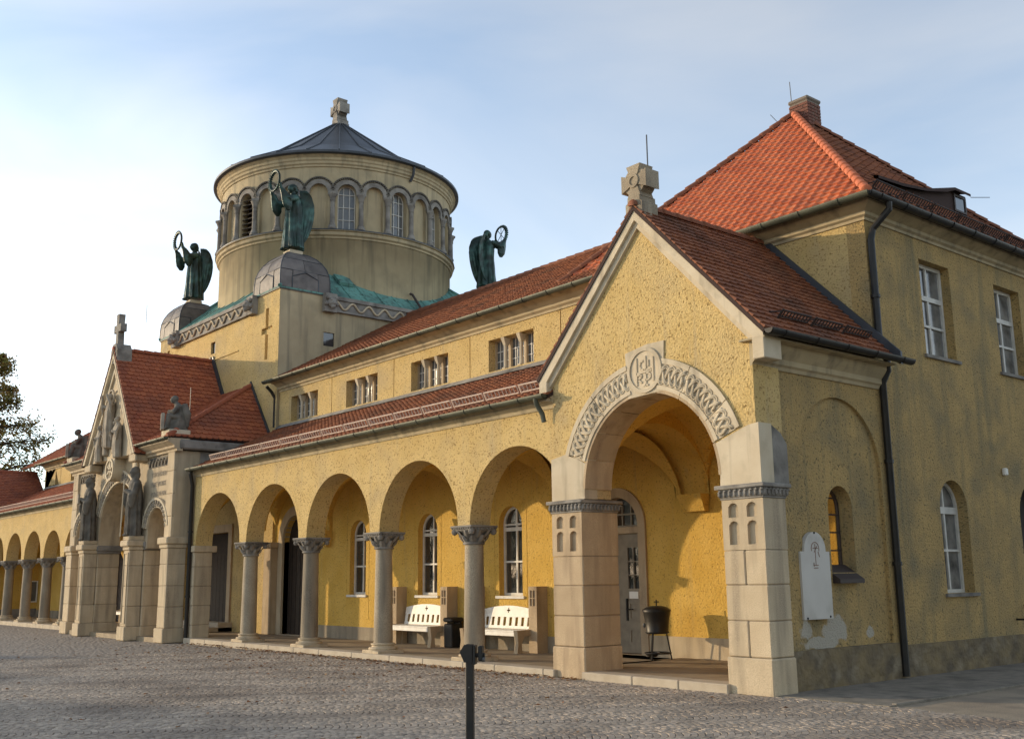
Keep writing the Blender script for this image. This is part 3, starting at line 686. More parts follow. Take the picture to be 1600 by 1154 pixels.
# gable copings
for sx in (-1, 1):
    ex = 2.44 * sx
    # outer coping and the inner stepped fascia
    for (w0, w1, yy0, yy1) in ((0.0, .16, -.10, .25), (.16, .25, -.045, .2)):
        q = .36 / .38
        P = [(XC + ex, 5.03 - w0 * 1.42), (XC, 7.62 - w0 * 1.42), (XC, 7.62 - w1 * 1.42), (XC + ex * (1 - .0), 5.03 - w1 * 1.42)]
        if sx > 0: P = P[::-1]
        ob('coping', MB().panel(front(0), P, (), -yy1, -yy0), 'stone_pale', porch)
    ob('kneeler', MB().cbox(XC + min(ex + sx * .012, ex - sx * .2), XC + max(ex + sx * .012, ex - sx * .2), -.104, .31, 4.66, 5.0, .012), 'stone_pale', porch)
cr = ob('gable_cross', wheel_cross(front(-.08), XC, 7.62, .56, .74, .32), 'stone_col', porch)
ob('lightning_rod', MB().tube([(XC + .08, .2, 8.35), (XC + .08, .2, 8.95)], .012, 6), 'rod_metal', porch)
# side wall (faces +X) with blind arch and niche window
XS = -0.10
win = arch(2.15, .33, 1.62, 2.62, 16)
side_out = [(0.5, 0.5), (YH, 0.5), (YH, 4.95), (0.5, 4.95)]
blind = [(1.02, 0.502)] + [(3.30, 0.502)] + [(2.16 + 1.14 * cos(pi * i / 22), 3.2 + 1.14 * sin(pi * i / 22)) for i in range(23)]
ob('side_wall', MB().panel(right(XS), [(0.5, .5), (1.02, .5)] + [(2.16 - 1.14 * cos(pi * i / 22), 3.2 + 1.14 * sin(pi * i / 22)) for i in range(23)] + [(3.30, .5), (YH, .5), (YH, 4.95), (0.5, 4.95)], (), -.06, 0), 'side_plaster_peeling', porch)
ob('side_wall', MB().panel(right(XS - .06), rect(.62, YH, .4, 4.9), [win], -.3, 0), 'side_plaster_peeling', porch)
ob('plinth', MB().panel(right(XS), rect(.5, YH, -.3, .52), (), -.36, .035), 'plinth_stone', porch)
nw = ob('window', MB().panel(right(XS - .30), win, [arch(2.15, .30, 1.66, 2.62, 16)], -.05, 0), 'guard_dark', porch)
mb = MB()
for z in (1.96, 2.24, 2.52, 2.78): mb.box(-.425, -.405, 1.84, 2.46, z - .012, z + .012)
mb.box(-.425, -.405, 2.135, 2.165, 1.66, 2.92)
ob('glazing_bar', mb, 'guard_dark', nw); ob('pane', MB().panel(right(-.43), arch(2.15, .31, 1.65, 2.62, 16), (), -.006, 0), 'glass_clear', nw)
ob('sill', MB().add([(-.36, 1.82, 1.74), (-.36, 2.48, 1.74), (-.03, 2.48, 1.52), (-.03, 1.82, 1.52), (-.03, 2.48, 1.46), (-.03, 1.82, 1.46), (-.3, 1.82, 1.46), (-.3, 2.48, 1.46)], [(0, 1, 2, 3), (3, 2, 4, 5), (5, 4, 7, 6), (0, 3, 5, 6), (1, 7, 4, 2), (0, 6, 7, 1)]), 'guard_dark', nw)
# inner faces
ob('inner_wall', MB().panel(front(YH - .02), rect(-7.1, -.3, 0.06, 5.0), [arch(-6.2, .62, .07, 2.62, 16)], -.25, 0), 'interior', porch)
ob('inner_wall', MB().panel(right(-.462), rect(.63, YH - .02, 0.05, 4.4), [arch(2.15, .33, 1.62, 2.62, 16)], -.02, 0), 'interior', porch)
ob('skirting', MB().panel(front(YH - .04), rect(-5.52, -.47, .05, .46), (), -.01, .01), 'stone', porch)
groin(porch, -3.85, -.46, .62, YH - .03, 2.95, 4.62, 'interior')
ob('corbel', MB().add([(-4.3, YH - .05, 2.8), (-3.78, YH - .05, 2.8), (-3.78, YH - .16, 2.8), (-4.3, YH - .16, 2.8), (-4.34, YH - .05, 3.12), (-3.74, YH - .05, 3.12), (-3.74, YH - .32, 3.12), (-4.34, YH - .32, 3.12)], [(0, 1, 2, 3), (4, 7, 6, 5), (0, 4, 5, 1), (1, 5, 6, 2), (2, 6, 7, 3), (3, 7, 4, 0)]), 'interior', porch)
ob('transverse_arch', MB().panel(right(-4.0), [(YH - .03, 3.0)] + [(2.0 + 1.4 * cos(pi * i / 20), 3.05 + 1.3 * sin(pi * i / 20)) for i in range(21)] + [(.6, 4.75), (YH - .03, 4.75)], (), -.6, .26), 'interior', porch)
# door inside the porch
dr = ob('door', MB().panel(front(YH + .12), rect(-6.75, -5.65, .09, 2.5), [rect(-6.1, -5.78, 1.36, 2.18)], -.06, 0), 'door_grey', porch)
ob('door_surround', MB().panel(front(YH - .02), arch(-6.2, .78, .07, 2.62, 18), [arch(-6.2, .58, .08, 2.62, 18)], -.2, .05), 'stone_warm', porch)
ob('fanlight', MB().panel(front(YH + .14), [(-6.2 + .58 * cos(pi * i / 16), 2.62 + .58 * sin(pi * i / 16)) for i in range(17)], (), -.02, 0), 'glass_dark', dr)
mb = MB()
for u in (-6.45, -6.2, -5.95): mb.panel(front(YH + .12), rect(u - .015, u + .015, 2.6, 3.05), (), -.02, .02)
for v in (2.62, 2.86): mb.panel(front(YH + .12), rect(-6.72, -5.68, v - .018, v + .018), (), -.02, .025)
ob('fanlight_bars', mb, 'door_grey', dr)
ob('transom', MB().cbox(-6.78, -5.62, YH + .04, YH + .14, 2.46, 2.6, .012), 'stone_warm', dr)
ob('pane', MB().panel(front(YH + .15), rect(-6.1, -5.78, 1.36, 2.18), (), -.01, 0), 'glass_dark', dr)
mb = MB()
for v in (1.63, 1.9): mb.panel(front(YH + .12), rect(-6.1, -5.78, v - .012, v + .012), (), -.03, .004)
mb.panel(front(YH + .12), rect(-5.952, -5.928, 1.36, 2.18), (), -.03, .006)
ob('glazing_bar', mb, 'door_grey', dr)
for (z0, z1) in ((.25, .58), (.72, 1.1)):
    ob('door_panel', MB().panel(front(YH + .12), rect(-6.1, -5.76, z0, z1), [rect(-6.05, -5.81, z0 + .05, z1 - .05)], -.01, .02), 'door_grey', dr)
mb = MB().tube([(-6.12, YH + .05, .95), (-5.93, YH + .05, .95)], .012, 6); mb.cbox(-6.15, -6.11, YH + .07, YH + .12, .72, 1.16, .006); ob('handle', mb, 'dark_metal', dr)
nt = ob('notice', MB().cbox(-6.07, -5.82, YH + .1, YH + .118, 1.16, 1.3, .002), 'white_paint', dr)
# porch roof
def gable_roof(parent, xc, half, ze, zr, y0, y1, mat, left=True, w=.17, e=.145):
    L = sqrt(half * half + (zr - ze) ** 2); D = y1 - y0
    poly = [(0, 0), (D, 0), (D, L), (0, L)]
    A = ((xc + half, y0, ze), (0, 1, 0), (-half, 0, zr - ze)); deck(parent, *A, poly); tiles(parent, *A, poly, mat, w, e)
    B = ((xc - half, y1, ze), (0, -1, 0), (half, 0, zr - ze)); deck(parent, *B, poly)
    if left: tiles(parent, *B, poly, mat, w, e)
    hip_tiles(parent, (xc, y0, zr + .01), (xc, y1, zr + .01), mat, .085, .32)
gable_roof(porch, XC, 2.5, 5.06, 7.64, -.12, YH, 'tile_dark')
gutter(porch, (.37, -.14, 5.06), (.37, YH + .32, 5.06), (1, 0, 0), .085, 'dark_metal')
ob('soffit', MB().box(XS - .1, .26, -.1, YH, 4.955, 4.985), 'plaster', porch)
moulding(porch, ((XS, .01, 4.6), (XS, YH, 4.6), (1, 0, 0)), [(0, 0), (.03, 0), (.05, .05), (.09, .08), (.09, .16), (.16, .24), (.2, .3), (.2, .36), (0, .36)], 'plaster')
nx = Vector((2.58, 0, 2.5)).normalized()
snow_guard(porch, Vector((.02, .55, 5.36)) , Vector((.02, YH - .3, 5.36)), nx, 'guard_dark', .75, .17, 9)
ob('flashing', MB().panel(front(YH - .005), [(XC, 7.58), (XC + 2.6, 4.95), (XC + 2.6, 5.16), (XC + .02, 7.8)], (), 0, .05), 'slate_metal', porch)
# floor with kerb stones
FL = 0.075
ob('floor', MB().box(-4.6, -.42, .1, YH, -.25, FL), 'floor_stone', porch)
xs = [-3.74, -2.6, -1.65, -.72]
for i in range(3): ob('kerb_stone', MB().cbox(xs[i] + .004, xs[i + 1] - .004, -.1, .28, -.2, FL + .006, .015), 'kerb_stone', porch)

# ------------------------------------------------------------------ arcade wings
YB = 2.62
def wing(root, y0, x_left, x_right, cols, arches, win_x, bay_edges, ze, cler0, cler1, back_doors, back_wins, dz=0.0, rect_len=None, roof_l=None, near=True, tmat='tile_dark', dx1=None):
    """arcaded wing: front arcade, vaulted walk, lean-to roof, clerestory and main roof; y0 shifts it back"""
    yf = y0 + 0.06; yb = y0 + YB; zc = 2.6
    out = [(x_left, zc)]
    for (a, b) in arches:
        r = (b - a) / 2; c = (a + b) / 2
        out += [(a, zc)] + [(c - r * cos(pi * i / 22), zc + r * sin(pi * i / 22)) for i in range(1, 22)] + [(b, zc)]
    out += [(x_right, zc), (x_right, ze + .02), (x_left, ze + .02)]
    ob('arcade_wall', MB().panel(front(yf), out, (), -.5, 0), 'roughcast', root)
    for x in cols: column(root, x, y0 + .31, FL, zc - .36, zc, .2, 'stone', .335)
    moulding(root, ((x_left, yf, ze - .12), (x_right, yf, ze - .12), (0, -1, 0)), [(0, -.06), (.025, -.06), (.03, -.02), (.03, 0), (.06, .03), (.09, .05), (.09, .09), (.13, .13), (.13, .17), (0, .17)], 'plaster')
    gutter(root, (x_left, y0 - .2, ze + .05), (x_right, y0 - .2, ze + .05), (0, -1, 0), .085)
    # lean-to roof
    ye = y0 - .16; zt = cler0 - .08; V = Vector((0, yb - ye, zt - ze - .03)); L = V.length; wd = x_right - x_left; poly = rect(0, wd, 0, L)
    A = ((x_left, ye, ze + .03), (1, 0, 0), V); deck(root, *A, poly); tiles(root, *A, poly, tmat, .18, .17)
    nrm = Vector((1, 0, 0)).cross(V.normalized())
    g0 = Vector((x_left + .7, ye, ze + .03)) + V.normalized() * .42
    snow_guard(root, g0, g0 + Vector((wd - .75, 0, 0)), nrm, 'guard_sunlit', 1.02, .2, 9)
    # clerestory in panels with open joints
    ob('clerestory_core', MB().box(x_left, x_right, yb + .31, yb + .5, 4.75, cler1 + .25), 'deck', root)
    for i in range(len(bay_edges) - 1):
        a, b = bay_edges[i] + .015, bay_edges[i + 1] - .015; hs = []; ws = [w for w in win_x if a < w < b]
        for w in ws: hs.append(rect(w - .80, w + .80, cler0 + .06, cler0 + .81))
        ob('clerestory_wall', MB().panel(front(yb), rect(a, b, cler0 - .3, cler1), hs, -.3, 0), 'roughcast', root)
        for w in ws:
            wf = ob('window', MB().panel(front(yb), rect(w - .80, w + .80, cler0 + .06, cler0 + .81), [rect(w - .80 + .555 * k + .0 + .01, w - .80 + .555 * k + .48, cler0 + .09, cler0 + .79) for k in range(3)], -.3, -.2), 'stone', root)
            for k in range(3):
                u = w - .80 + .555 * k + .01
                ob('pane', MB().panel(front(yb), rect(u, u + .47, cler0 + .09, cler0 + .79), (), -.28, -.265), 'glass_dim', wf)
                mb = MB()
                for q in (.25, .5, .75): mb.panel(front(yb), rect(u + .47 * q - .01, u + .47 * q + .01, cler0 + .09, cler0 + .79), (), -.262, -.25)
                for q in (.33, .66): mb.panel(front(yb), rect(u, u + .47, cler0 + .09 + .7 * q - .01, cler0 + .09 + .7 * q + .01), (), -.262, -.248)
                ob('glazing_bar', mb, 'frame_white', wf)
            for k in (1, 2):
                u = w - .80 + .555 * k - .035; mb = MB()
                mb.cbox(u - .055, u + .055, yb + .01, yb + .2, cler0 + .06, cler0 + .1, .006)
                mb.tube([(u, yb + .09, cler0 + .1), (u, yb + .09, cler0 + .16), (u, yb + .09, cler0 + .6), (u, yb + .09, cler0 + .66)], [.05, .042, .036, .036], 10, False)
                mb.add([(u - .04, yb + .05, cler0 + .62), (u + .04, yb + .05, cler0 + .62), (u + .04, yb + .15, cler0 + .62), (u - .04, yb + .15, cler0 + .62), (u - .06, yb - .02, cler0 + .8), (u + .06, yb - .02, cler0 + .8), (u + .06, yb + .2, cler0 + .8), (u - .06, yb + .2, cler0 + .8)], [(0, 3, 2, 1), (4, 5, 6, 7), (0, 1, 5, 4), (1, 2, 6, 5), (2, 3, 7, 6), (3, 0, 4, 7)])
                ob('mullion_colonnette', mb, 'stone_pale', wf)
    ob('flashing', MB().add([(x_left, yb - .03, cler0 + .0), (x_right, yb - .03, cler0), (x_right, yb - .16, cler0 - .10), (x_left, yb - .16, cler0 - .10), (x_left, yb + .0, cler0 + .03), (x_right, yb + .0, cler0 + .03)], [(0, 1, 2, 3), (0, 4, 5, 1)]), 'stone_grey', root)
    moulding(root, ((x_left, yb, cler1 - .05), (x_right, yb, cler1 - .05), (0, -1, 0)), [(0, 0), (.03, 0), (.03, .05), (.09, .09), (.09, .14), (.2, .22), (.34, .27), (.34, .33), (0, .33)], 'plaster')
    gutter(root, (x_left - .25, yb - .42, cler1 + .28), (x_right, yb - .42, cler1 + .28), (0, -1, 0), .085)
    ry = 7.33 + y0 * .3; rz = 10.42; y2 = yb - .38; z2 = cler1 + .27; V = Vector((0, ry - y2, rz - z2)); L = V.length; rl = roof_l if roof_l is not None else x_left; poly = rect(0, x_right - rl, 0, L)
    A = ((rl, y2, z2), (1, 0, 0), V); deck(root, *A, poly); tiles(root, *A, poly, tmat, .19, .18)
    B = ((x_right, 2 * ry - y2, z2), (-1, 0, 0), Vector((0, -(ry - y2), rz - z2))); deck(root, *B, poly)
    hip_tiles(root, (x_left, ry, rz + .01), (x_right, ry, rz + .01), tmat, .09, .36)
    ob('rear_wall', MB().box(x_left, x_right, 2 * ry - y2 - .5, 2 * ry - y2 - .3, 0, z2 + .1), 'plaster', root)
    # walk: back wall, skirting, vaults, corbels, floor
    hs = [arch(c, r, .3 if False else FL, s, 16) for (c, r, s) in back_doors] + [arch(c, .40, 1.22, 2.76, 16) for c in back_wins]
    xr = dx1 if dx1 is not None else x_right
    ob('inner_wall', MB().panel(front(yb), [(x_left, FL - .02), (xr, FL - .02), (xr, 4.7), (x_left, 4.7)], hs, -.24, 0), 'interior', root)
    segs = sorted([x_left] + [q for (c, r, s) in back_doors for q in (c - r - .3, c + r + .3)] + [xr])
    for i in range(0, len(segs) - 1, 2):
        if segs[i + 1] - segs[i] > .3: ob('skirting', MB().panel(front(yb), rect(segs[i], segs[i + 1], FL - .01, .40), (), 0, .015), 'stone_col', root)
    for c in back_wins:
        window(root, front(yb), c, .40, 1.22, 2.76, .14, True, None, (0.12,), (1.95,), .06, transom=2.66, sillmat='frame_white', bw=.04)
        ob('panel_margin', MB().panel(front(yb), rect(c - .56, c + .56, .60, 3.3), [rect(c - .545, c + .545, .615, 3.285)], 0, .006), 'interior', root)
    edges = [x_left] + [x for x in cols] + [x_right]; edges.sort()
    for i in range(len(edges) - 1): groin(root, edges[i], edges[i + 1], yf + .44, yb + (.02 if edges[i + 1] <= xr + .1 else YH - YB - .04), 2.7, 4.28, 'interior', 18)
    for x in cols:
        if x > xr - .05: continue
        ob('corbel', MB().add([(x - .14, yb, 2.52), (x + .14, yb, 2.52), (x + .14, yb - .16, 2.52), (x - .14, yb - .16, 2.52), (x - .2, yb, 2.95), (x + .2, yb, 2.95), (x + .2, yb - .34, 2.95), (x - .2, yb - .34, 2.95)], [(0, 1, 2, 3), (4, 7, 6, 5), (0, 4, 5, 1), (1, 5, 6, 2), (2, 6, 7, 3), (3, 7, 4, 0)]), 'interior', root)
        ob('transverse_arch', MB().panel(right(x), [(yb - .005, 2.9)] + [((yb + yf + .5) / 2 + (yb - yf - .5) / 2 * .93 * cos(pi * i / 18), 2.9 + 1.2 * sin(pi * i / 18)) for i in range(19)] + [(yf + .5, 2.9), (yf + .5, 4.4), (yb - .005, 4.4)], (), -.17, .17), 'interior', root)
    ob('floor', MB().box(x_left, x_right, y0 + .2, yb, -.25, FL), 'floor_stone', root)
    x = x_left
    while x < x_right - .1:
        q = min(x + random.uniform(.9, 1.5), x_right); ob('kerb_stone', MB().cbox(x + .003, q - .003, y0 - .1, y0 + .3, -.2, FL + .004, .014), 'kerb_stone', root); x = q

CX4 = [-7.1, -10.28, -13.46, -16.64]
wr = empty('arcade_wing', (-12, 1.4, 0), "long yellow arcade of four columns with red lean-to roof between portal and gabled porch", 'arcade')
AJ = [(-19.62, -16.83), (-16.45, -13.65), (-13.27, -10.47), (-10.09, -7.29), (-6.91, -4.15)]
wing(wr, 0, -19.8, -4.4, CX4, AJ, [-18.23, -15.05, -11.87, -8.69], [-19.8, -16.64, -13.46, -10.2, -7.0, -4.4], 4.72, 6.22, 7.32, [(-18.45, .75, 2.72)], [-15.1, -11.92, -8.78], dx1=-7.1)
ob('inner_wall', MB().panel(right(-7.094), rect(YB + .004, YH, FL, 4.7), (), -.2, 0), 'interior', wr)
blocks(wr, -19.98, -19.62, .05, .58, [-.06, .42, .95, 1.48, 2.02, 2.42], 'stone', name='half_pier')
ob('impost', MB().cbox(-20.0, -19.57, .0, .7, 2.42, 2.6, .02), 'stone', wr)
# arched doorway deep in the walk
ob('door_surround', MB().panel(front(YB), arch(-18.45, 1.02, FL, 2.72, 20), [arch(-18.45, .75, FL + .01, 2.72, 20)], -.2, .07), 'stone', wr)
ob('door_surround', MB().cbox(-19.95, -19.5, YB - .28, YB, FL, 2.55, .015), 'stone_warm', wr); ob('door_surround', MB().cbox(-20.0, -19.45, YB - .33, YB, 2.55, 2.72, .02), 'stone_warm', wr)
d2 = ob('door', MB().panel(front(YB + .16), arch(-18.45, .75, FL, 2.72, 16), (), -.05, 0), 'door_wood', wr)
for k in range(6): ob('door_board', MB().panel(front(YB + .16), rect(-19.18 + k * .245, -18.955 + k * .245, FL + .02, 2.7), (), 0, .018), 'door_wood', d2)
ob('door_plate', MB().panel(front(YB + .13), rect(-17.86, -17.76, 1.18, 1.3), (), 0, .01), 'white_paint', d2)
downpipe(wr, [(-19.95, 2.25, 7.45), (-19.95, 2.42, 7.3), (-19.93, 2.54, 7.1), (-19.93, 2.54, 6.2)], .05)
downpipe(wr, [(-4.62, -.22, 4.72), (-4.62, -.2, 4.62), (-4.6, -.08, 4.45), (-4.58, -.06, 4.3)], .045, 'gutter_metal')
# bench piers set against the back wall
for x in (-12.93, -10.85, -9.82, -7.72):
    bp = ob('bench_pier', MB().panel(front(YB - .3), rect(x - .13, x + .13, FL, 1.42), [rect(x - .085 + .095 * i, x - .01 + .095 * i, 1.02 + .17 * j, 1.15 + .17 * j + .02) for i in (0, 1) for j in (0, 1)], -.3, 0), 'stone_warm', wr)
    ob('sunk_panel', MB().panel(front(YB - .3), rect(x - .1, x + .1, .95, 1.38), (), -.29, -.025), 'stone_warm', bp)

wl_ = empty('arcade_wing', (-36, 2, 0), "far arcaded wing left of the portal, its columns half hidden at the picture edge", 'arcade')
CL = [-32.94, -35.45, -38.1, -40.8, -43.4]
AL = [(-43.2, -41.0), (-40.6, -38.3), (-37.9, -35.65), (-35.25, -33.15), (-32.7, -30.4)]
wing(wl_, .45, -44.6, -29.3, CL, AL, [-43.9 + .0, -40.0, -36.8, -33.5], [-44.6, -42.3, -38.4, -35.2, -31.9, -29.3][0:6], 4.62, 6.15, 7.0, [(-34.0, .55, 2.4)], [-31.4], roof_l=-47.6, near=False, tmat='tile_mid')
ob('door', MB().panel(front(YB + .6), arch(-34.0, .55, FL, 2.4, 16), (), -.05, 0), 'door_wood', wl_)

ob('end_wall', MB().panel(right(-44.6), rect(.5, 3.3, FL, 4.7), (), -.2, 0), 'interior', wl_)
ob('skirting', MB().panel(right(-44.6), rect(.5, 3.3, FL, .46), (), 0, .015), 'stone_grey', wl_)
# ------------------------------------------------------------------ far left porch
pl_ = empty('gabled_porch', (-46.9, 1, 0), "far porch at the left picture edge, only its red tiled roof slope showing", 'porch')
gable_roof(pl_, -46.9, 2.9, 4.9, 7.05, .3, 3.3, 'tile_mid', False)
for (xa, xb) in ((-49.1, -48.4), (-45.4, -44.7)): ob('pier', MB().cbox(xa, xb, .45, 1.3, -.06, 2.9, .02), 'stone', pl_)
ob('front_wall', MB().panel(front(.46), [(-49.1, 2.9)] + [(-46.9 - 1.5 * cos(pi * i / 16), 2.9 + 1.5 * sin(pi * i / 16)) for i in range(17)] + [(-44.7, 2.9), (-44.7, 5.0), (-46.9, 6.9), (-49.1, 5.0)], (), -.5, 0), 'roughcast', pl_)
ob('side_wall', MB().panel(right(-44.72), rect(1.3, 3.2, 2.9, 5.0), (), -.4, 0), 'roughcast', pl_)

# ------------------------------------------------------------------ entrance portal
PX = -24.6
pt = empty('entrance_portal', (PX, 0, 0), "stone entrance portal with steep red gable, relief figures and three arches before the rotunda", 'portal')
PY = -.38
wallp = [(PX - 4.45, 2.6), (PX - 3.88, 2.6), (PX - 3.88, 3.08)] 
def up_arch(c, r, zs, z0, n=16): return [(c - r, z0)] + [(c - r * cos(pi * i / n), zs + r * sin(pi * i / n)) for i in range(n + 1)] + [(c + r, z0)]
o_ = [(PX - 4.45, 2.6)] + up_arch(PX - 3.2, .69, 3.06, 2.6) + up_arch(PX, 1.74, 2.98, 2.6, 24) + up_arch(PX + 3.2, .69, 3.06, 2.6) + [(PX + 4.45, 2.6), (PX + 4.45, 5.32), (PX + 2.2, 5.32), (PX + 2.1, 5.55), (PX, 8.75), (PX - 2.1, 5.55), (PX - 2.2, 5.32), (PX - 4.45, 5.32)]
ob('front_wall', MB().panel(front(PY), o_, (), -.7, 0), 'stone', pt)
# pilasters and piers
for s in (-1, 1):
    c = PX + s * 4.18; z = [-.06, .34, .92, 1.5, 2.1, 2.55]
    p = blocks(pt, c - .28, c + .28, PY - .14, PY + .40, z[1:], 'stone', name='pilaster')
    ob('stone_block', MB().cbox(c - .33, c + .33, PY - .2, PY + .42, -.06, .34, .02), 'stone', p, label='moulded base block')
    ob('capital', MB().cbox(c - .31, c + .31, PY - .17, PY + .41, 2.55, 2.66, .02).cbox(c - .36, c + .36, PY - .22, PY + .43, 2.66, 2.86, .03), 'stone', p)
    p2 = blocks(pt, c - .25, c + .25, PY - .07, PY + .5, [2.86, 3.45, 4.1, 4.75, 5.34], 'stone', name='pilaster')
    # inner piers with statue pedestals
    c = PX + s * 2.02
    p = blocks(pt, c - .24, c + .24, PY - .42, PY + .0, z[1:], 'stone', name='pier')
    ob('stone_block', MB().cbox(c - .3, c + .3, PY - .48, PY + .1, -.06, .34, .02), 'stone', p, label='moulded base block')
    ob('sunk_panel', MB().panel(front(PY - .42), rect(c - .17, c + .17, .42, 2.48), [rect(c - .135, c + .135, .455, 2.445)], 0, .018), 'stone', p)
    ob('capital', MB().cbox(c - .27, c + .27, PY - .45, PY + .1, 2.55, 2.66, .02).cbox(c - .32, c + .32, PY - .52, PY + .1, 2.66, 2.84, .03).cbox(c - .25, c + .25, PY - .46, PY, 2.84, 2.97, .02), 'stone', p)
    xa, xb = sorted((PX + s * 1.74, PX + s * 2.34))
    p = blocks(pt, xa, xb, PY + .01, PY + .72, z[1:], 'stone', split=(0, 1, 2, 3), name='pier')
    ob('stone_block', MB().cbox(xa - .03, xb + .03, PY - .02, PY + .76, -.06, .34, .02), 'stone', p, label='moulded base block')
    ob('capital', MB().cbox(xa - .05, xb + .05, PY - .02, PY + .76, 2.55, 2.62, .02).cbox(xa - .08, xb + .08, PY - .05, PY + .8, 2.62, 2.8, .03), 'stone_grey', p)
    # side wall of the portal
    q = PX + s * 4.3
    xa, xb = sorted((q, q + s * .16))
    ob('side_wall', MB().panel(right(q), [(.04, 2.86), (.3, 2.86), (1.6, 4.3), (2.5, 4.5), (2.5, 5.34), (.04, 5.34)], (), -.1, .1), 'stone_grey', pt)
# archivolts with foliage rings
def leaf_ring(c, zs, r0, r1, cnt, a0=0.15, a1=pi - .15):
    v = ob('archivolt_stone', MB().panel(front(PY), ring(c, zs, r0, r1, a0, a1, 24), (), -.1, .05), 'stone_pale', pt)
    ob('rim', MB().panel(front(PY), ring(c, zs, r1 - .04, r1 + .03, a0, a1, 24), (), 0, .09), 'stone_pale', v); mb = MB()
    for k in range(cnt):
        t = a0 + (a1 - a0) * (k + .5) / cnt; rr = (r0 + r1) / 2 - .01
        for q in (-1, 1):
            tt = t + q * .35 * (a1 - a0) / cnt; mb.ball((c + (rr + q * .04) * cos(tt), PY - .06, zs + (rr + q * .04) * sin(tt)), (.05 * (r1 - r0) / .3, .035, .07 * (r1 - r0) / .3), 6)
        mb.ball((c + (rr - .06) * cos(t), PY - .06, zs + (rr - .06) * sin(t)), .035, 6)
    ob('leaf_carving', mb, 'relief_stone', v, True)
leaf_ring(PX, 2.98, 1.76, 2.12, 26, .42, pi - .42); leaf_ring(PX + 3.2, 3.06, .71, .96, 14); leaf_ring(PX - 3.2, 3.06, .71, .96, 14)
# wheel with six spokes at the crown of the main arch
wh = ob('christogram_wheel', MB().panel(front(PY), cyl_ring(PX, 5.12, .36), [cyl_ring(PX, 5.12, .29)], -.05, .40), 'stone_pale', pt)
mb = MB()
for k in range(3):
    t = pi / 2 + k * pi / 3; stroke(mb, front(PY), (PX + .3 * cos(t), 5.12 + .3 * sin(t)), (PX - .3 * cos(t), 5.12 - .3 * sin(t)), .05, 0, .38)
ob('spokes', mb, 'stone_pale', wh); ob('disc', MB().panel(front(PY), cyl_ring(PX, 5.12, .3), (), -.02, .3), 'relief_stone', wh)
ob('keystone', MB().cbox(PX - .34, PX + .34, PY - .36, PY + .1, 5.2, 5.46, .02), 'stone_pale', pt)
for s in (-1, 1): ob('boss', MB().ball((PX + s * 1.32, PY - .03, 5.12), (.2, .08, .2), 14), 'stone_pale', pt, True)
# cornices, friezes, inscription
for s in (-1, 1):
    xa, xb = sorted((PX + s * 2.15, PX + s * 4.6))
    moulding(pt, ((xa, PY, 5.3), (xb, PY, 5.3), (0, -1, 0)), [(-.1, 0), (.08, 0), (.08, .06), (.16, .1), (.16, .16), (.3, .24), (.36, .27), (.36, .36), (-.1, .36)], 'stone')
    gutter(pt, (xa, PY - .42, 5.68), (xb, PY - .42, 5.68), (0, -1, 0), .07)
    xa, xb = sorted((PX + s * 4.4, PX + s * 4.66))
    ob('cornice', MB().cbox(PX + s * 4.45 - .2, PX + s * 4.45 + .2, PY, 2.4, 5.36, 5.64, .04), 'stone_grey', pt)
    c = PX + s * 3.12
    fz = ob('frieze_panel', MB().panel(front(PY), rect(c - .72, c + .72, 4.96, 5.26), (), -.02, .012), 'statue_stone', pt); mb = MB()
    for k in range(6):
        u = c - .6 + .24 * k; mb.tube([(u - .07, PY - .03, 5.0), (u, PY - .05, 5.1), (u + .06, PY - .04, 5.2)], [.035, .03, .012], 6); mb.ball((u + .06, PY - .04, 5.18), .03, 6)
    ob('leaf_carving', mb, 'relief_stone', fz)
for i, tx in enumerate(("DEN MÜHEN", "IHRE WERKE", "FOLGEN NACH")):
    me = text_mesh(tx, .20, 'relief_stone'); o = ob('lettering', me, 'relief_stone', pt); o.rotation_euler = (pi / 2, 0, 0); o.location = Vector((PX + 2.62, PY - .006, 4.68 - i * .29)) - Vector(pt.location)
# gable copings and tympanum, set forward over the middle bay
TYP = PY - .34
ob('tympanum', MB().panel(front(TYP), [(PX - 2.15, 5.46), (PX + 2.15, 5.46), (PX, 8.85)], (), -.5, 0), 'stone', pt)
for s in (-1, 1):
    for (w0, w1, n0, n1) in ((0, .15, -.3, .14), (.15, .34, -.3, .03), (.34, .42, -.3, .07)):
        P = [(PX + s * (2.32 - w0 * 1.1), 5.44), (PX, 9.0 - w0 * 1.75), (PX, 9.0 - w1 * 1.75), (PX + s * (2.32 - w1 * 1.1), 5.44)]
        if s > 0: P = P[::-1]
        ob('coping', MB().panel(front(TYP), P, (), n0, n1), 'stone_pale', pt)
    ob('corbel_block', MB().cbox(PX + s * 2.02 - .3, PX + s * 2.02 + .3, TYP - .08, PY, 5.2, 5.44, .03), 'stone', pt)
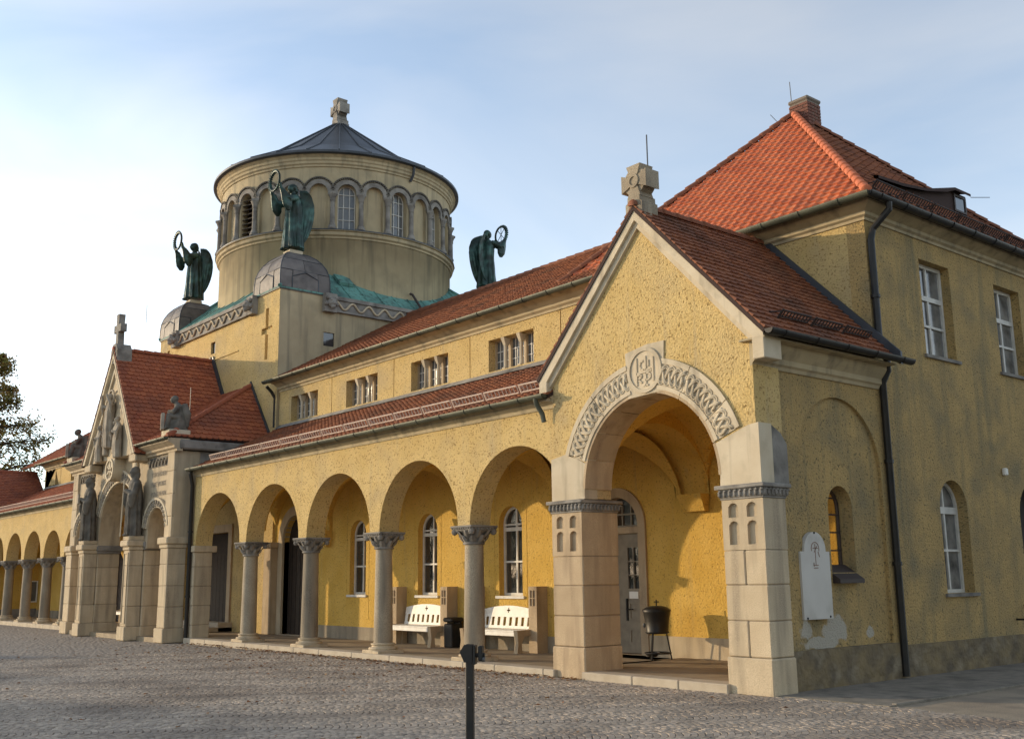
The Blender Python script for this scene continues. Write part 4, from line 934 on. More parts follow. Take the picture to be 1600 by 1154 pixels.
# relief of standing and kneeling figures
def relief_fig(c, z0, h, yb_, lean=0.0, halo=False, kneel=False, arms=0):
    mb = MB(); k = h / 1.75; s_ = .58
    secs = [(c, yb_, z0, .24 * k, .16 * k * s_ + .05, .10), (c + lean * .2, yb_, z0 + .5 * k, .22 * k, .17 * k * s_ + .05, .10), (c + lean * .5, yb_, z0 + .95 * k, .19 * k, .16 * k * s_ + .05, .07), (c + lean * .8, yb_, z0 + 1.25 * k, .22 * k, .16 * k * s_ + .05, .03), (c + lean, yb_, z0 + 1.42 * k, .19 * k, .13 * k * s_ + .04, 0), (c + lean, yb_, z0 + 1.5 * k, .07 * k, .09 * k, 0)]
    mb.loft(secs, 24, 8); mb.ball((c + lean, yb_ - .05, z0 + 1.62 * k), (.10 * k, .12 * k, .13 * k), 10); mb.ball((c + lean, yb_ - .02, z0 + 1.66 * k), (.12 * k, .12 * k, .11 * k), 10)
    for sg in (-1, 1):
        sh = Vector((c + lean + sg * .2 * k, yb_ - .03, z0 + 1.34 * k)); el = sh + Vector((sg * (.1 if not arms else .16) * k, -.1, -.3 * k if arms < 2 else .05)); ha = el + Vector((-sg * .16 * k, -.08, (.08 if arms < 2 else .3) * k))
        mb.tube([sh, el, ha], [.07 * k, .075 * k, .045 * k], 8); mb.tube([el, el + Vector((0, .02, -.3 * k))], [.08 * k, .03 * k], 6); mb.ball(ha, .045 * k, 6)
        mb.tube([(c + lean + sg * .12 * k, yb_ - .12 * k, z0 + 1.2 * k), (c + sg * .15 * k, yb_ - .15 * k, z0 + .6 * k), (c + sg * .17 * k, yb_ - .13 * k, z0 + .05)], .03 * k, 6)
    me = remesh(mb, 'relief_figure', 'relief_stone', .03)
    f = ob('relief_figure', me, 'relief_stone', pt)
    if halo: ob('halo', MB().panel(front(yb_ + .03), cyl_ring(c + lean, z0 + 1.64 * k, .26 * k), [cyl_ring(c + lean, z0 + 1.64 * k, .21 * k)], 0, .05), 'relief_stone', f)
    return f
relief_fig(PX, 5.8, 1.75, TYP - .12, 0, True, arms=2)
relief_fig(PX - .85, 5.42, 1.2, TYP - .12, .08); relief_fig(PX + .85, 5.42, 1.3, TYP - .12, -.06); relief_fig(PX - .42, 5.6, 1.05, TYP - .04, .05); relief_fig(PX + .42, 5.6, 1.05, TYP - .04, -.03)
# portal cross
mb = MB(); f1 = front(PY - .40)
mb.panel(f1, [(PX - .12, 9.1), (PX + .12, 9.1), (PX + .09, 9.62), (PX + .3, 9.6), (PX + .3, 9.86), (PX + .09, 9.84), (PX + .12, 10.2), (PX - .12, 10.2), (PX - .09, 9.84), (PX - .3, 9.86), (PX - .3, 9.6), (PX - .09, 9.62)], (), -.2, 0)
mb.panel(f1, [(PX - .3, 8.55), (PX + .3, 8.55), (PX + .28, 9.0), (PX + .12, 9.2), (PX - .12, 9.2), (PX - .28, 9.0)], (), -.42, .06)
ob('gable_cross', mb, 'stone_grey', pt); ob('lightning_rod', MB().tube([(PX + .2, PY + .45, 10.0), (PX + .2, PY + .45, 10.6)], .01, 5), 'rod_metal', pt)
# portal roofs
gable_roof(pt, PX, 2.42, 5.42, 9.02, PY - .49, 2.55, 'tile_mid', True, .19, .17)
for s in (-1, 1):
    xe = PX + s * 4.62; xt = PX + s * 3.05; ye = PY - .35; ze = 5.7; yt = 2.53; zt = 7.74
    # front slope between the hip and the main gable roof
    V = Vector((0, yt - ye, zt - ze)); L = V.length
    if s > 0: O = (PX + 2.2, ye, ze); poly = [(0, 0), (2.42, 0), (.85, L), (-1.45, L)]
    else: O = (PX - 2.2, ye, ze); poly = [(-2.42, 0), (0, 0), (1.45, L), (-.85, L)]
    # keep the slope outside the steep roof
    deck(pt, O, (1, 0, 0), V, poly); tiles(pt, O, (1, 0, 0), V, poly, 'tile_mid', .19, .17)
    V2 = Vector((-s * 1.57, 0, zt - ze)); L2 = V2.length; D = yt - ye
    if s > 0: O2 = (xe, ye, ze); U2 = (0, 1, 0); poly2 = [(0, 0), (D, 0), (D, L2)]
    else: O2 = (xe, yt, ze); U2 = (0, -1, 0); poly2 = [(0, 0), (D, 0), (0, L2)]
    deck(pt, O2, U2, V2, poly2); tiles(pt, O2, U2, V2, poly2, 'tile_mid', .19, .17)
    hip_tiles(pt, (xe, ye, ze + .02), (xt, yt, zt + .02), 'tile_mid', .085, .32)
    ob('flashing', MB().panel(front(yt - .01), ([(xe, ze), (xt, zt + .02), (xt, zt + .14), (xe + s * .02, ze + .14)])[::s], (), 0, .05), 'slate_metal', pt)
    ob('flashing', MB().panel(front(yt - .01), ([(PX + s * .05, 9.0), (PX + s * 2.3, 5.6), (PX + s * 2.4, 5.72), (PX + s * .1, 9.2)])[::s], (), 0, .05), 'slate_metal', pt)
    ob('statue_plinth', MB().cbox(PX + s * 4.28 - .3, PX + s * 4.28 + .3, PY - .32, PY + .32, 5.62, 5.92, .02), 'stone_pale', pt)
    ob('lightning_rod', MB().tube([(PX + s * 4.2, PY + .42, 5.9), (PX + s * 4.2, PY + .42, 7.25)], .009, 5), 'rod_metal', pt)
# ceiling and floor of the portal hall, main door
ob('ceiling', MB().box(PX - 4.3, PX + 4.3, PY + .6, 2.5, 5.0, 5.2), 'interior', pt)
ob('floor', MB().box(PX - 4.4, PX + 4.4, PY - .1, 2.5, -.25, FL - .01), 'floor_stone', pt)
for i in range(2): ob('step', MB().cbox(PX - 2.0, PX + 2.3, 1.7 + .35 * i, 2.53, FL, FL + .14 * (i + 1), .015), 'kerb_stone', pt)
downpipe(pt, [(PX + 4.86, -.12, 4.75), (PX + 4.86, -.12, 4.6), (PX + 4.78, -.02, 4.3), (PX + 4.78, -.02, 0.0)], .055, clamps=[(PX + 4.78, -.02, 1.2), (PX + 4.78, -.02, 3.0)])

# ------------------------------------------------------------------ rotunda
TX, TY, TS = -24.6, 7.33, 4.8
tw = empty('rotunda', (TX, TY, 0), "round domed church drum with dark cone roof on a square yellow tower base", 'church tower')
FY = TY - TS; RX = TX + TS
def crossp(c, v, a, w, top, bot): return [(c - w, v - bot), (c + w, v - bot), (c + w, v - w), (c + a, v - w), (c + a, v + w), (c + w, v + w), (c + w, v + top), (c - w, v + top), (c - w, v + w), (c - a, v + w), (c - a, v - w), (c - w, v - w)]
door_half = 1.9
hf = [crossp(TX + s * (TS - .82), 9.38, .36, .10, .72, .95) for s in (-1, 1)] + [rect(TX - .2, TX + .15, 9.3, 9.72), rect(TX - door_half, TX + door_half, FL + .1, 3.15)]
ob('base_wall', MB().panel(front(FY), rect(TX - TS, TX + TS, -.1, 10.62), hf, -.5, 0), 'roughcast', tw)
ob('base_wall', MB().box(RX - .5, RX - .05, FY + .5, TY + TS, 4, 10.6), 'plaster', tw)
hr = [crossp(TY - TS + .86, 9.75, .5, .15, .42, .6), rect(4.1, 4.5, 8.95, 9.4)]
ob('base_wall', MB().panel(right(RX), rect(FY + .001, TY + TS, 4, 10.62), hr, -.3, .004), 'plaster', tw)
ob('base_wall', MB().box(TX - TS + .002, TX - TS + .5, FY + .5, TY + TS, 0, 10.62), 'plaster', tw); ob('base_wall', MB().box(TX - TS + .5, TX + TS - .5, TY + TS - .5, TY + TS, 0, 10.62), 'plaster', tw)
ob('sunk_cross', MB().box(TX - TS + .3, TX + TS - .3, FY + .1, FY + .3, 8, 10.5), 'roughcast', tw); ob('sunk_cross', MB().box(RX + .001, RX + .0015, FY + .3, FY + 1.5, 9.0, 10.3), 'plaster', tw)
ob('window', MB().panel(front(FY + .08), rect(TX - .2, TX + .15, 9.3, 9.72), (), 0, .01), 'glass_dark', tw); ob('window', MB().panel(right(RX - .055), rect(4.1, 4.5, 8.95, 9.4), (), 0, .012), 'glass_dark', tw)
ob('string_line', MB().box(TX - .2, TX + 2.0, FY - .03, FY + .05, 9.05, 9.09), 'roughcast', tw)
md_ = ob('main_door', MB().panel(front(FY + .25), rect(TX - door_half, TX + door_half, FL + .1, 3.15), (), -.05, 0), 'door_wood', tw)
for k in range(14):
    u = TX - door_half + k * 2 * door_half / 14; ob('door_board', MB().panel(front(FY + .25), rect(u + .008, u + 2 * door_half / 14 - .008, FL + .12, 2.45), (), 0, .025), 'door_wood', md_)
ob('door_frame', MB().panel(front(FY), rect(TX - door_half - .25, TX + door_half + .25, FL + .1, 3.4), [rect(TX - door_half, TX + door_half, FL + .11, 3.15)], -.1, .06), 'stone_warm', md_)
# frieze between the corner blocks: wave relief and lion heads
CBW = 1.72
def frieze(mp, u0, u1):
    f = ob('frieze', MB().panel(mp, rect(u0, u1, 10.12, 10.6), (), -.2, .06), 'stone_grey', tw)
    ob('rim', MB().panel(mp, rect(u0, u1, 10.10, 10.16), (), 0, .1), 'stone_grey', f); ob('rim', MB().panel(mp, rect(u0, u1, 10.5, 10.62), (), 0, .12), 'stone_grey', f)
    pts = []; n = int((u1 - u0) / .05)
    for i in range(n + 1):
        u = u0 + (u1 - u0) * i / n; pts.append(mp(u, 10.33 + .12 * sin(u * 2 * pi / .62), .085))
    ob('wave_relief', MB().tube(pts, .038, 6), 'stone', f, True)
def mask(mp, u):
    mb = MB().panel(mp, rect(u - .22, u + .22, 10.05, 10.66), (), -.1, .2)
    def b(du, v, n, r): p = mp(u + du, v, n); mb.ball(p, r, 10)
    b(0, 10.34, .24, .17); b(0, 10.3, .38, .06); b(0, 10.2, .33, .09); b(-.08, 10.4, .36, .035); b(.08, 10.4, .36, .035); b(-.15, 10.5, .25, .07); b(.15, 10.5, .25, .07); b(-.19, 10.3, .22, .07); b(.19, 10.3, .22, .07)
    ob('lion_mask', mb, 'stone_grey', tw)
frieze(front(FY), TX - TS + CBW, TX + TS - CBW); frieze(right(RX), FY + CBW, TY + TS - CBW)
for u in (TX - TS + CBW, TX + TS - CBW): mask(front(FY), u)
for u in (FY + CBW, TY + TS - CBW): mask(right(RX), u)
# copper skirt roof of seamed sheets
SL = tan(radians(41)); RB = TS + .05
for fx, (U, D) in enumerate((((1, 0), (0, 1)), ((0, 1), (-1, 0)), ((-1, 0), (0, -1)), ((0, -1), (1, 0)))):
    n = 15; w = 2 * RB / n
    for k in range(n):
        a = -RB + k * w; b = a + w
        def P(u, d, lift=0.0): return (TX + U[0] * u - D[0] * (RB - d), TY + U[1] * u - D[1] * (RB - d), 10.64 + d * SL + lift)
        da = min(RB - abs(a), 2.6); db = min(RB - abs(b), 2.6)
        mid = []; dd = min(max(da, db), 2.6)
        cut = [0.0] + ([random.uniform(.35, .75)] if k % 2 else [random.uniform(.7, 1.1)]) + [2.6]
        mb = MB(); lf = random.uniform(0, .012)
        for c0, c1 in zip(cut[:-1], cut[1:]):
            pa0, pb0 = min(c0, da), min(c0, db); pa1, pb1 = min(c1, da), min(c1, db)
            mb.add([P(a + .008, pa0, lf + .012), P(b - .008, pb0, lf + .012), P(b - .008, pb1, lf), P(a + .008, pa1, lf), P(a + .008, pa0, -.03), P(b - .008, pb0, -.03)], [(0, 1, 2, 3), (4, 5, 1, 0)])
        mb.tube([P(b, 0, .02), P(b, db, .02)], .022, 5)
        ob('copper_sheet', mb, 'copper_patina', tw, recalc=False)
for sx in (-1, 1):
    for sy in (-1, 1):
        mb = MB().tube([(TX + sx * RB, TY + sy * RB, 10.66), (TX + sx * (RB - 2.6), TY + sy * (RB - 2.6), 10.66 + 2.6 * SL)], .06, 6)
        ob('hip_roll', mb, 'copper_patina', tw)
ob('hatch', MB().panel(lambda u, v, n: (RX - v + n * .6, u, 10.72 + v * SL + n), rect(5.0, 5.55, .62, 1.05), (), 0, .09), 'copper_patina', tw)
ob('skirt_core', MB().box(TX - TS + .1, TX + TS - .1, TY - TS + .1, TY + TS - .1, 10.3, 10.6), 'deck', tw)
# corner domes, sheet covered, under the angels
def corner_dome(sx, sy):
    cx_, cy_ = TX + sx * (TS - CBW / 2), TY + sy * (TS - CBW / 2); h = CBW / 2 + .04; zb = 10.6; H = 1.47
    d = ob('corner_dome', MB().box(cx_ - h, cx_ + h, cy_ - h, cy_ + h, zb - .02, zb + .06), 'lead', tw)
    prof = [(1.0, 0.06), (.99, .42)] + [(.99 * cos(t), .42 + (H - .42) * sin(t)) for t in [i * pi / 2 / 7 for i in range(1, 7)]] + [(.16, H)]
    for (U, D) in (((1, 0), (0, -1)), ((0, 1), (1, 0)), ((-1, 0), (0, 1)), ((0, -1), (-1, 0))):
        def P(u, r, z, n=0.0): return (cx_ + U[0] * u * h * r + D[0] * (h * r + n), cy_ + U[1] * u * h * r + D[1] * (h * r + n), zb + z)
        def grid(us, i0, i1, n=0.0, sh=0.008):
            mb = MB(); m = len(us)
            for i in range(i0, i1 + 1):
                for u in us: mb.v.append(P(u * (1 if abs(u) > .99 else 1), prof[i][0], prof[i][1], n))
            for i in range(i1 - i0):
                for k in range(m - 1): mb.f.append((i * m + k, i * m + k + 1, (i + 1) * m + k + 1, (i + 1) * m + k))
            return mb
        for us, i0, i1, n in (((-1, -.99, -.52), 0, 2, .0), ((-.50, 0, .50), 0, 2, .012), ((.52, .99, 1), 0, 2, .0), ((-1, -.5, -.02), 2, 4, .006), ((.0, .5, 1), 2, 4, .0), ((-1, -.3, .28), 4, 6, .003), ((.3, .7, 1), 4, 6, .0), ((-1, 0, 1), 6, len(prof) - 1, .0)):
            ob('roof_sheet', grid(us, i0, i1, n), 'lead', d, recalc=False)
        # raised gable-shaped apron panel and seams
        mb = MB(); 
        for a_, b_ in (((-.52, .06), (-.52, .44)), ((-.52, .44), (0, .62)), ((0, .62), (.52, .44)), ((.52, .44), (.52, .06))):
            def rr(z): return 1.0 if z < .43 else .985
            mb.tube([P(a_[0], rr(a_[1]), a_[1], .012), P(b_[0], rr(b_[1]), b_[1], .012)], .018, 5)
        mb.tube([P(-1, prof[i][0], prof[i][1], .0) for i in range(len(prof))], .02, 5)
        for i in (2, 4, 6): mb.tube([P(u, prof[i][0], prof[i][1], .004) for u in (-1, 0, 1)], .012, 5)
        ob('seam', mb, 'slate_metal', d)
    ob('top_block', MB().cbox(cx_ - .24, cx_ + (.24 if sy < 0 else .55), cy_ - .24, cy_ + .24, zb + H - .08, zb + H + .08, .02), 'stone_pale', d)
    return cx_, cy_, zb + H + .08
DOM = {}
for sx in (-1, 1):
    for sy in (-1, 1): DOM[(sx, sy)] = corner_dome(sx, sy)
# drum
R0 = 4.3
ob('drum_wall', MB().lathe([(R0, 10.5), (R0, 13.06), (R0 + .04, 13.06)], TX, TY, 96), 'plaster', tw, True, False)
smooth_by_angle(ob('string_course', MB().lathe([(R0, 13.0), (R0 + .05, 13.02), (R0 + .05, 13.08), (R0 + .12, 13.12), (R0 + .14, 13.2), (R0 + .1, 13.24), (R0 + .16, 13.26), (R0 + .16, 13.3), (R0 - .3, 13.34)], TX, TY, 96), 'plaster', tw), 40)
ob('flashing', MB().lathe([(R0 + .175, 13.28), (R0 + .175, 13.315), (R0 - .2, 13.35)], TX, TY, 96), 'slate_metal', tw)
NB = 28; BW = 2 * pi * R0 / NB; CA = atan2(CAMP.y - TY, CAMP.x - TX)
hw = .315; zs_ = 14.66; z0_ = 13.33
for k in range(NB):
    th = CA + radians(4.0) + 2 * pi * k / NB       # bay 0 is the window facing the camera (even bays are windows)
    vis_ = cos(th - CA) > -.25
    def mp(u, v, n, th=th): a = th + u / R0; return (TX + (R0 + n) * cos(a), TY + (R0 + n) * sin(a), v)
    ob('arcade_wall', MB().panel(mp, [(-BW / 2, z0_), (-hw, z0_)] + [(-hw * cos(pi * i / 14), zs_ + hw * sin(pi * i / 14)) for i in range(15)] + [(hw, z0_), (BW / 2, z0_), (BW / 2, 15.6), (0, 15.6), (-BW / 2, 15.6)], (), -.3, 0, False), 'plaster', tw)
    if not vis_: continue
    ob('arch_ring', MB().panel(mp, [(-BW / 2, zs_ - .02), (-hw, zs_ - .02)] + [(-hw * cos(pi * i / 14), zs_ + hw * sin(pi * i / 14)) for i in range(15)] + [(hw, zs_ - .02), (BW / 2, zs_ - .02)] + [(BW / 2 * 1.0 * cos(t), zs_ + BW / 2 * .98 * sin(t)) for t in [pi * i / 14 for i in range(1, 14)]], (), -.05, .055), 'stone_grey', tw)
    mb = MB()
    for i in range(22):
        t = pi * (i + .5) / 22; r = BW / 2 * 1.04
        stroke(mb, mp, (r * cos(t) * .985, zs_ + r * sin(t)), (r * 1.09 * cos(t) * .97, zs_ + r * 1.09 * sin(t)), .038, 0, .075)
    mb.panel(mp, ring(0, zs_, BW / 2 * 1.12, BW / 2 * 1.17, .18, pi - .18, 14), (), 0, .08)
    ob('dentil_label', mb, 'statue_stone', tw)
    isw = (k % 2 == 0); a_ = degs = (th - CA + pi) % (2 * pi) - pi
    op = arch(0, hw + .02, z0_, zs_, 14)
    if not isw: ob('blind_panel', MB().panel(mp, op, (), -.16, -.11), 'plaster', tw)
    elif a_ < radians(-35):
        lv = ob('louvre', MB().panel(mp, op, (), -.34, -.3), 'deck', tw)
        for q in range(9):
            z = z0_ + .08 + q * .17
            if z > zs_ + .24: break
            ww = hw if z < zs_ else sqrt(max(.01, hw * hw - (z - zs_) ** 2))
            mb = MB(); mb.add([mp(-ww, z, -.06), mp(ww, z, -.06), mp(ww, z + .1, -.26), mp(-ww, z + .1, -.26), mp(-ww, z - .025, -.06), mp(ww, z - .025, -.06)], [(0, 1, 2, 3), (4, 5, 1, 0)])
            ob('slat', mb, 'door_wood', lv)
    else:
        window(tw, mp, 0, hw, z0_, zs_, .2, True, None, (-.35, .35), (13.75, 14.2), .03, 'frame_white', 'glass_dim', False, bw=.022)
    # colonnette between this bay and the next
    a = th + (BW / 2) / R0; px_, py_ = TX + (R0 + .05) * cos(a), TY + (R0 + .05) * sin(a)
    c = ob('colonnette', MB().lathe([(.085, 13.52), (.08, 13.9), (.075, 14.36)], px_, py_, 14), 'stone_grey', tw, True)
    ob('capital', MB().lathe([(.09, 14.34), (.1, 14.36), (.085, 14.38), (.1, 14.46), (.14, 14.55), (.15, 14.57)], px_, py_, 12).lathe([(.17, 14.57), (.175, 14.6), (.175, 14.65), (.01, 14.65)], px_, py_, 4, a, a + 2 * pi), 'stone_grey', c)
    ob('base', MB().lathe([(.15, 13.33), (.15, 13.4), (.13, 13.43), (.12, 13.46), (.105, 13.48), (.105, 13.52), (.08, 13.54)], px_, py_, 12), 'stone_grey', c)
smooth_by_angle(ob('cornice', MB().lathe([(R0, 15.58), (R0 + .04, 15.6), (R0 + .04, 15.66), (R0 + .09, 15.7), (R0 + .09, 15.78), (R0 + .13, 15.82), (R0 + .13, 15.9), (R0 + .2, 15.96), (R0 + .24, 16.0), (R0 - .2, 16.02)], TX, TY, 96), 'plaster', tw), 30)
smooth_by_angle(ob('eave_gutter', MB().lathe([(R0 + .1, 15.99), (R0 + .28, 15.985), (R0 + .34, 16.02), (R0 + .34, 16.1), (R0 + .28, 16.12), (R0, 16.2)], TX, TY, 96), 'slate_metal', tw), 40)
NSEG = 26
for k in range(NSEG):
    a0, a1 = CA + 2 * pi * k / NSEG, CA + 2 * pi * (k + 1) / NSEG; mb = MB()
    for i in range(5):
        a = a0 + (a1 - a0) * i / 4
        for (r, z) in ((R0 + .3, 16.11), (R0 * .7, 16.98), (.28, 19.0)): mb.v.append((TX + r * cos(a), TY + r * sin(a), z))
    mb.f = [(3 * i + j, 3 * i + 3 + j, 3 * i + 4 + j, 3 * i + 1 + j) for i in range(4) for j in (0, 1)]
    mb.tube([(TX + (R0 + .3) * cos(a0), TY + (R0 + .3) * sin(a0), 16.13), (TX + R0 * .7 * cos(a0), TY + R0 * .7 * sin(a0), 17.0), (TX + .28 * cos(a0), TY + .28 * sin(a0), 19.02)], .025, 5)
    ob('roof_sheet', mb, 'slate_metal', tw, recalc=False)
downpipe(tw, [(TX + (R0 + .26) * cos(CA + .62), TY + (R0 + .26) * sin(CA + .62), 15.98), (TX + (R0 + .2) * cos(CA + .62), TY + (R0 + .2) * sin(CA + .62), 15.7), (TX + (R0 + .04) * cos(CA + .62), TY + (R0 + .04) * sin(CA + .62), 15.5)], .05, 'slate_metal')
a_ = CA + .62; downpipe(tw, [(TX + (R0 + .08) * cos(a_), TY + (R0 + .08) * sin(a_), 11.35), (TX + (R0 + .2) * cos(a_), TY + (R0 + .2) * sin(a_), 11.3), (RX + .12, TY + .5, 10.7), (RX + .12, TY + .5, 10.1)], .045, 'guard_dark')
ob('summit_cross', wheel_cross(front(TY - .22), TX, 18.98, .72, 1.12, .44), 'stone_grey', tw)

# ------------------------------------------------------------------ corner house
hs = empty('corner_house', (-3.8, 7, 0), "two-storey yellow house with pyramid roof of bright orange tiles and brick chimney at right", 'house')
HX0, HX1, HY0, HY1, HZ = -7.5, -0.10, YH, 10.75, 7.72
uw = [5.66, 8.48]
holes = [rect(c - .54, c + .54, 5.42, 7.2) for c in uw] + [arch(5.58, .48, 1.25, 2.72, 16), arch(8.75, .68, 0.2, 2.62, 16)]
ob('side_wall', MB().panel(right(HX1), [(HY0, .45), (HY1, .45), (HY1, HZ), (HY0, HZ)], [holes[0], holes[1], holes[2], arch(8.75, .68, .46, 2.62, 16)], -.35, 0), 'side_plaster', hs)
ob('plinth', MB().panel(right(HX1), [(HY0 + .01, -.2), (8.05, -.2), (8.05, .47), (HY0 + .01, .47)], (), -.3, .03), 'plinth_stone', hs)
ob('plinth', MB().panel(right(HX1), [(9.45, -.2), (HY1, -.2), (HY1, .47), (9.45, .47)], (), -.3, .03), 'plinth_stone', hs)
ob('front_wall', MB().box(HX0, HX1 - .36, HY0, HY0 + .3, 4.3, HZ), 'roughcast', hs); ob('corner', MB().box(HX1 - .36, HX1 - .003, HY0 + .002, HY0 + .3, 4.3, HZ), 'roughcast', hs)
ob('rear_wall', MB().box(HX0, HX1 - .4, HY1 - .3, HY1, 0, HZ), 'side_plaster', hs); ob('left_wall', MB().box(HX0, HX0 + .3, HY0 + .31, HY1 - .31, 3, HZ), 'roughcast', hs)
for c in uw:
    window(hs, right(HX1), c, .54, 5.42, 0, .17, False, 7.2, (0.0,), (6.02,), .07, 'frame_white', 'pane_reflect', True, transom=6.55, bw=.045)
window(hs, right(HX1), 5.58, .48, 1.25, 2.72, .19, True, None, (0.0,), (1.98,), .06, 'frame_white', 'pane_reflect', True, transom=2.66, bw=.04)
dd_ = ob('door', MB().panel(right(HX1 - .3), arch(8.75, .68, .2, 2.62, 16), (), -.05, 0), 'door_wood', hs)
for i in range(2): ob('step', MB().cbox(-.15, .55 - .28 * i, 8.0, 9.6, 0, .13 + .14 * i, .015), 'stone_grey', hs)
ob('handrail', MB().tube([(-.1, 7.85, .98), (.0, 7.85, .98), (.1, 7.6, .82), (.1, 7.5, .74), (-.1, 7.5, .74)], .02, 6), 'dark_metal', hs)
ob('lamp_box', MB().cbox(-.1, -.02, 7.5, 7.62, 3.38, 3.52, .02), 'white_paint', hs)
PR = [(0, 0), (.03, 0), (.03, .05), (.08, .08), (.08, .14), (.2, .2), (.26, .24), (.26, .3), (0, .3)]
moulding(hs, ((HX1, HY0, HZ - .16), (HX1, HY1, HZ - .16), (1, 0, 0)), PR, 'plaster', mitre=(1, 0)); moulding(hs, ((HX0, HY0, HZ - .16), (HX1, HY0, HZ - .16), (0, -1, 0)), PR, 'plaster', mitre=(0, 1))
EX0, EX1, EY0, EY1, EZ = -7.82, .2, 3.05, 11.07, 7.88; AP = Vector((-3.81, 7.06, 11.85)); A4 = 4.01
SLN = sqrt(A4 ** 2 + (AP.z - EZ) ** 2); tri_ = [(0, 0), (8.02, 0), (4.01, SLN)]
for (O, U, V, m, t) in (((EX0, EY0, EZ), (1, 0, 0), (0, A4, AP.z - EZ), 'tile_bright', 1), ((EX1, EY0, EZ), (0, 1, 0), (-A4, 0, AP.z - EZ), 'tile_dark', 1), ((EX1, EY1, EZ), (-1, 0, 0), (0, -A4, AP.z - EZ), 'tile_dark', 0), ((EX0, EY1, EZ), (0, -1, 0), (A4, 0, AP.z - EZ), 'tile_dark', 0)):  # one roof: sunlit front slope coloured brighter, the other slopes darker
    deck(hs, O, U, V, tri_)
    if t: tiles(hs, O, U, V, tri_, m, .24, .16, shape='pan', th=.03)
hip_tiles(hs, (EX1, EY0, EZ + .05), AP + Vector((0, 0, .05)), 'tile_bright', .085, .27, 'hip_tile'); hip_tiles(hs, (EX0, EY0, EZ + .05), AP + Vector((0, 0, .05)), 'tile_dark', .09, .3, 'hip_tile'); hip_tiles(hs, (EX1, EY1, EZ + .05), AP + Vector((0, 0, .05)), 'tile_dark', .09, .3, 'hip_tile')
gutter(hs, (EX0, EY0 - .07, EZ), (EX1 + .1, EY0 - .07, EZ), (0, -1, 0), .09); gutter(hs, (EX1 + .08, EY0 - .1, EZ), (EX1 + .08, EY1, EZ), (1, 0, 0), .09, 'dark_metal')
ns = Vector((AP.z - EZ, 0, A4)).normalized(); g0 = Vector((EX1, 0, EZ)) + Vector((-A4, 0, AP.z - EZ)).normalized() * .4
snow_guard(hs, g0 + Vector((0, EY0 + .6, 0)), g0 + Vector((0, EY1 - .6, 0)), ns, 'guard_dark', .95, .2, 11)
downpipe(hs, [(EX1 + .1, 3.55, 7.8), (EX1 + .1, 3.55, 7.68), (.0, 3.5, 7.4), (-.03, 3.46, 7.2), (-.03, 3.46, 5.3), (.08, 3.46, 5.1), (.08, 3.46, 4.9), (-.03, 3.46, 4.7), (-.03, 3.46, .0)], .06, clamps=[(-.03, 3.46, 1.75), (-.03, 3.46, 3.4), (-.03, 3.46, 6.2)])
# chimney of single bricks
CHX, CHY, CZ0, CZ1 = -3.70, 7.34, 11.35, 12.26
ch = ob('chimney', MB().box(CHX - .235, CHX + .235, CHY - .235, CHY + .235, CZ0, CZ1), 'mortar', hs)
BRK = {}
def brick_mesh(L, ax):
    if (L, ax) not in BRK: BRK[(L, ax)] = (MB().cbox(0, L, 0, .1, 0, .066, .006) if ax == 0 else MB().cbox(0, .1, 0, L, 0, .066, .006)).mesh('brick', 'brick')
    return BRK[(L, ax)]
nr = int((CZ1 - CZ0 - .1) / .078)
for r in range(nr):
    z = CZ0 + r * .078
    for ax in (0, 1):
        for (q, L) in (((-.25, .245), (.005, .245)) if (r + ax) % 2 else ((-.25, .12), (-.12, .24), (.13, .12))):
            for sgn in (-1, 1):
                o = ob('brick', brick_mesh(L, ax), 'brick', ch); d = random.uniform(-.003, .003); w_ = (.151 if sgn > 0 else -.251) + d
                o.location = (CHX + q, CHY + w_, z) if ax == 0 else (CHX + w_, CHY + q, z + .001)
ob('chimney_cap', MB().cbox(CHX - .27, CHX + .27, CHY - .27, CHY + .27, CZ1 - .1, CZ1, .05), 'mortar', ch)
ob('lightning_rod', MB().tube([(CHX - .2, CHY - .2, CZ1 - .1), (CHX - .22, CHY - .2, CZ1 + .5)], .01, 5), 'rod_metal', hs); ob('lightning_rod', MB().tube([(AP.x - .25, AP.y - .25, AP.z - .15), (AP.x - .42, AP.y - .3, AP.z + .1)], .008, 5), 'rod_metal', hs)
# eyebrow dormer on the shaded slope
def rx(z): return EX1 - (z - EZ) * A4 / (AP.z - EZ)
zb = 8.92; prof = [(5.0, 0), (5.9, .05), (6.8, .16), (7.6, .33), (7.95, .45), (8.6, .45), (8.61, 0)]
mb = MB(); xf = rx(zb) + .06
for (y, h) in prof: mb.v += [(xf, y, zb - .1), (xf, y, zb + h), (xf - .1 - h * 1.4, y, zb + h * 1.32 + .08)]
mb.f = [(3 * i, 3 * i + 3, 3 * i + 4, 3 * i + 1) for i in range(6)] + [(3 * i + 1, 3 * i + 4, 3 * i + 5, 3 * i + 2) for i in range(6)]
dm = ob('dormer', mb, 'deck', hs)
ob('dormer_roof', MB().add([(xf + .12, y, zb + h + .03) for (y, h) in prof[:6]] + [(xf - .2 - h * 1.45, y, zb + h * 1.32 + .14) for (y, h) in prof[:6]] + [(xf + .12, y, zb + h - .03) for (y, h) in prof[:6]], [(i, i + 1, 7 + i, 6 + i) for i in range(5)] + [(12 + i, 13 + i, i + 1, i) for i in range(5)]), 'deck', dm)
ob('dormer_window', MB().panel(right(xf), rect(8.05, 8.55, zb + .03, zb + .40), [rect(8.1, 8.5, zb + .07, zb + .36)], 0, .03), 'guard_dark', dm); ob('pane', MB().panel(right(xf), rect(8.09, 8.51, zb + .06, zb + .37), (), 0, .012), 'glass_dark', dm)
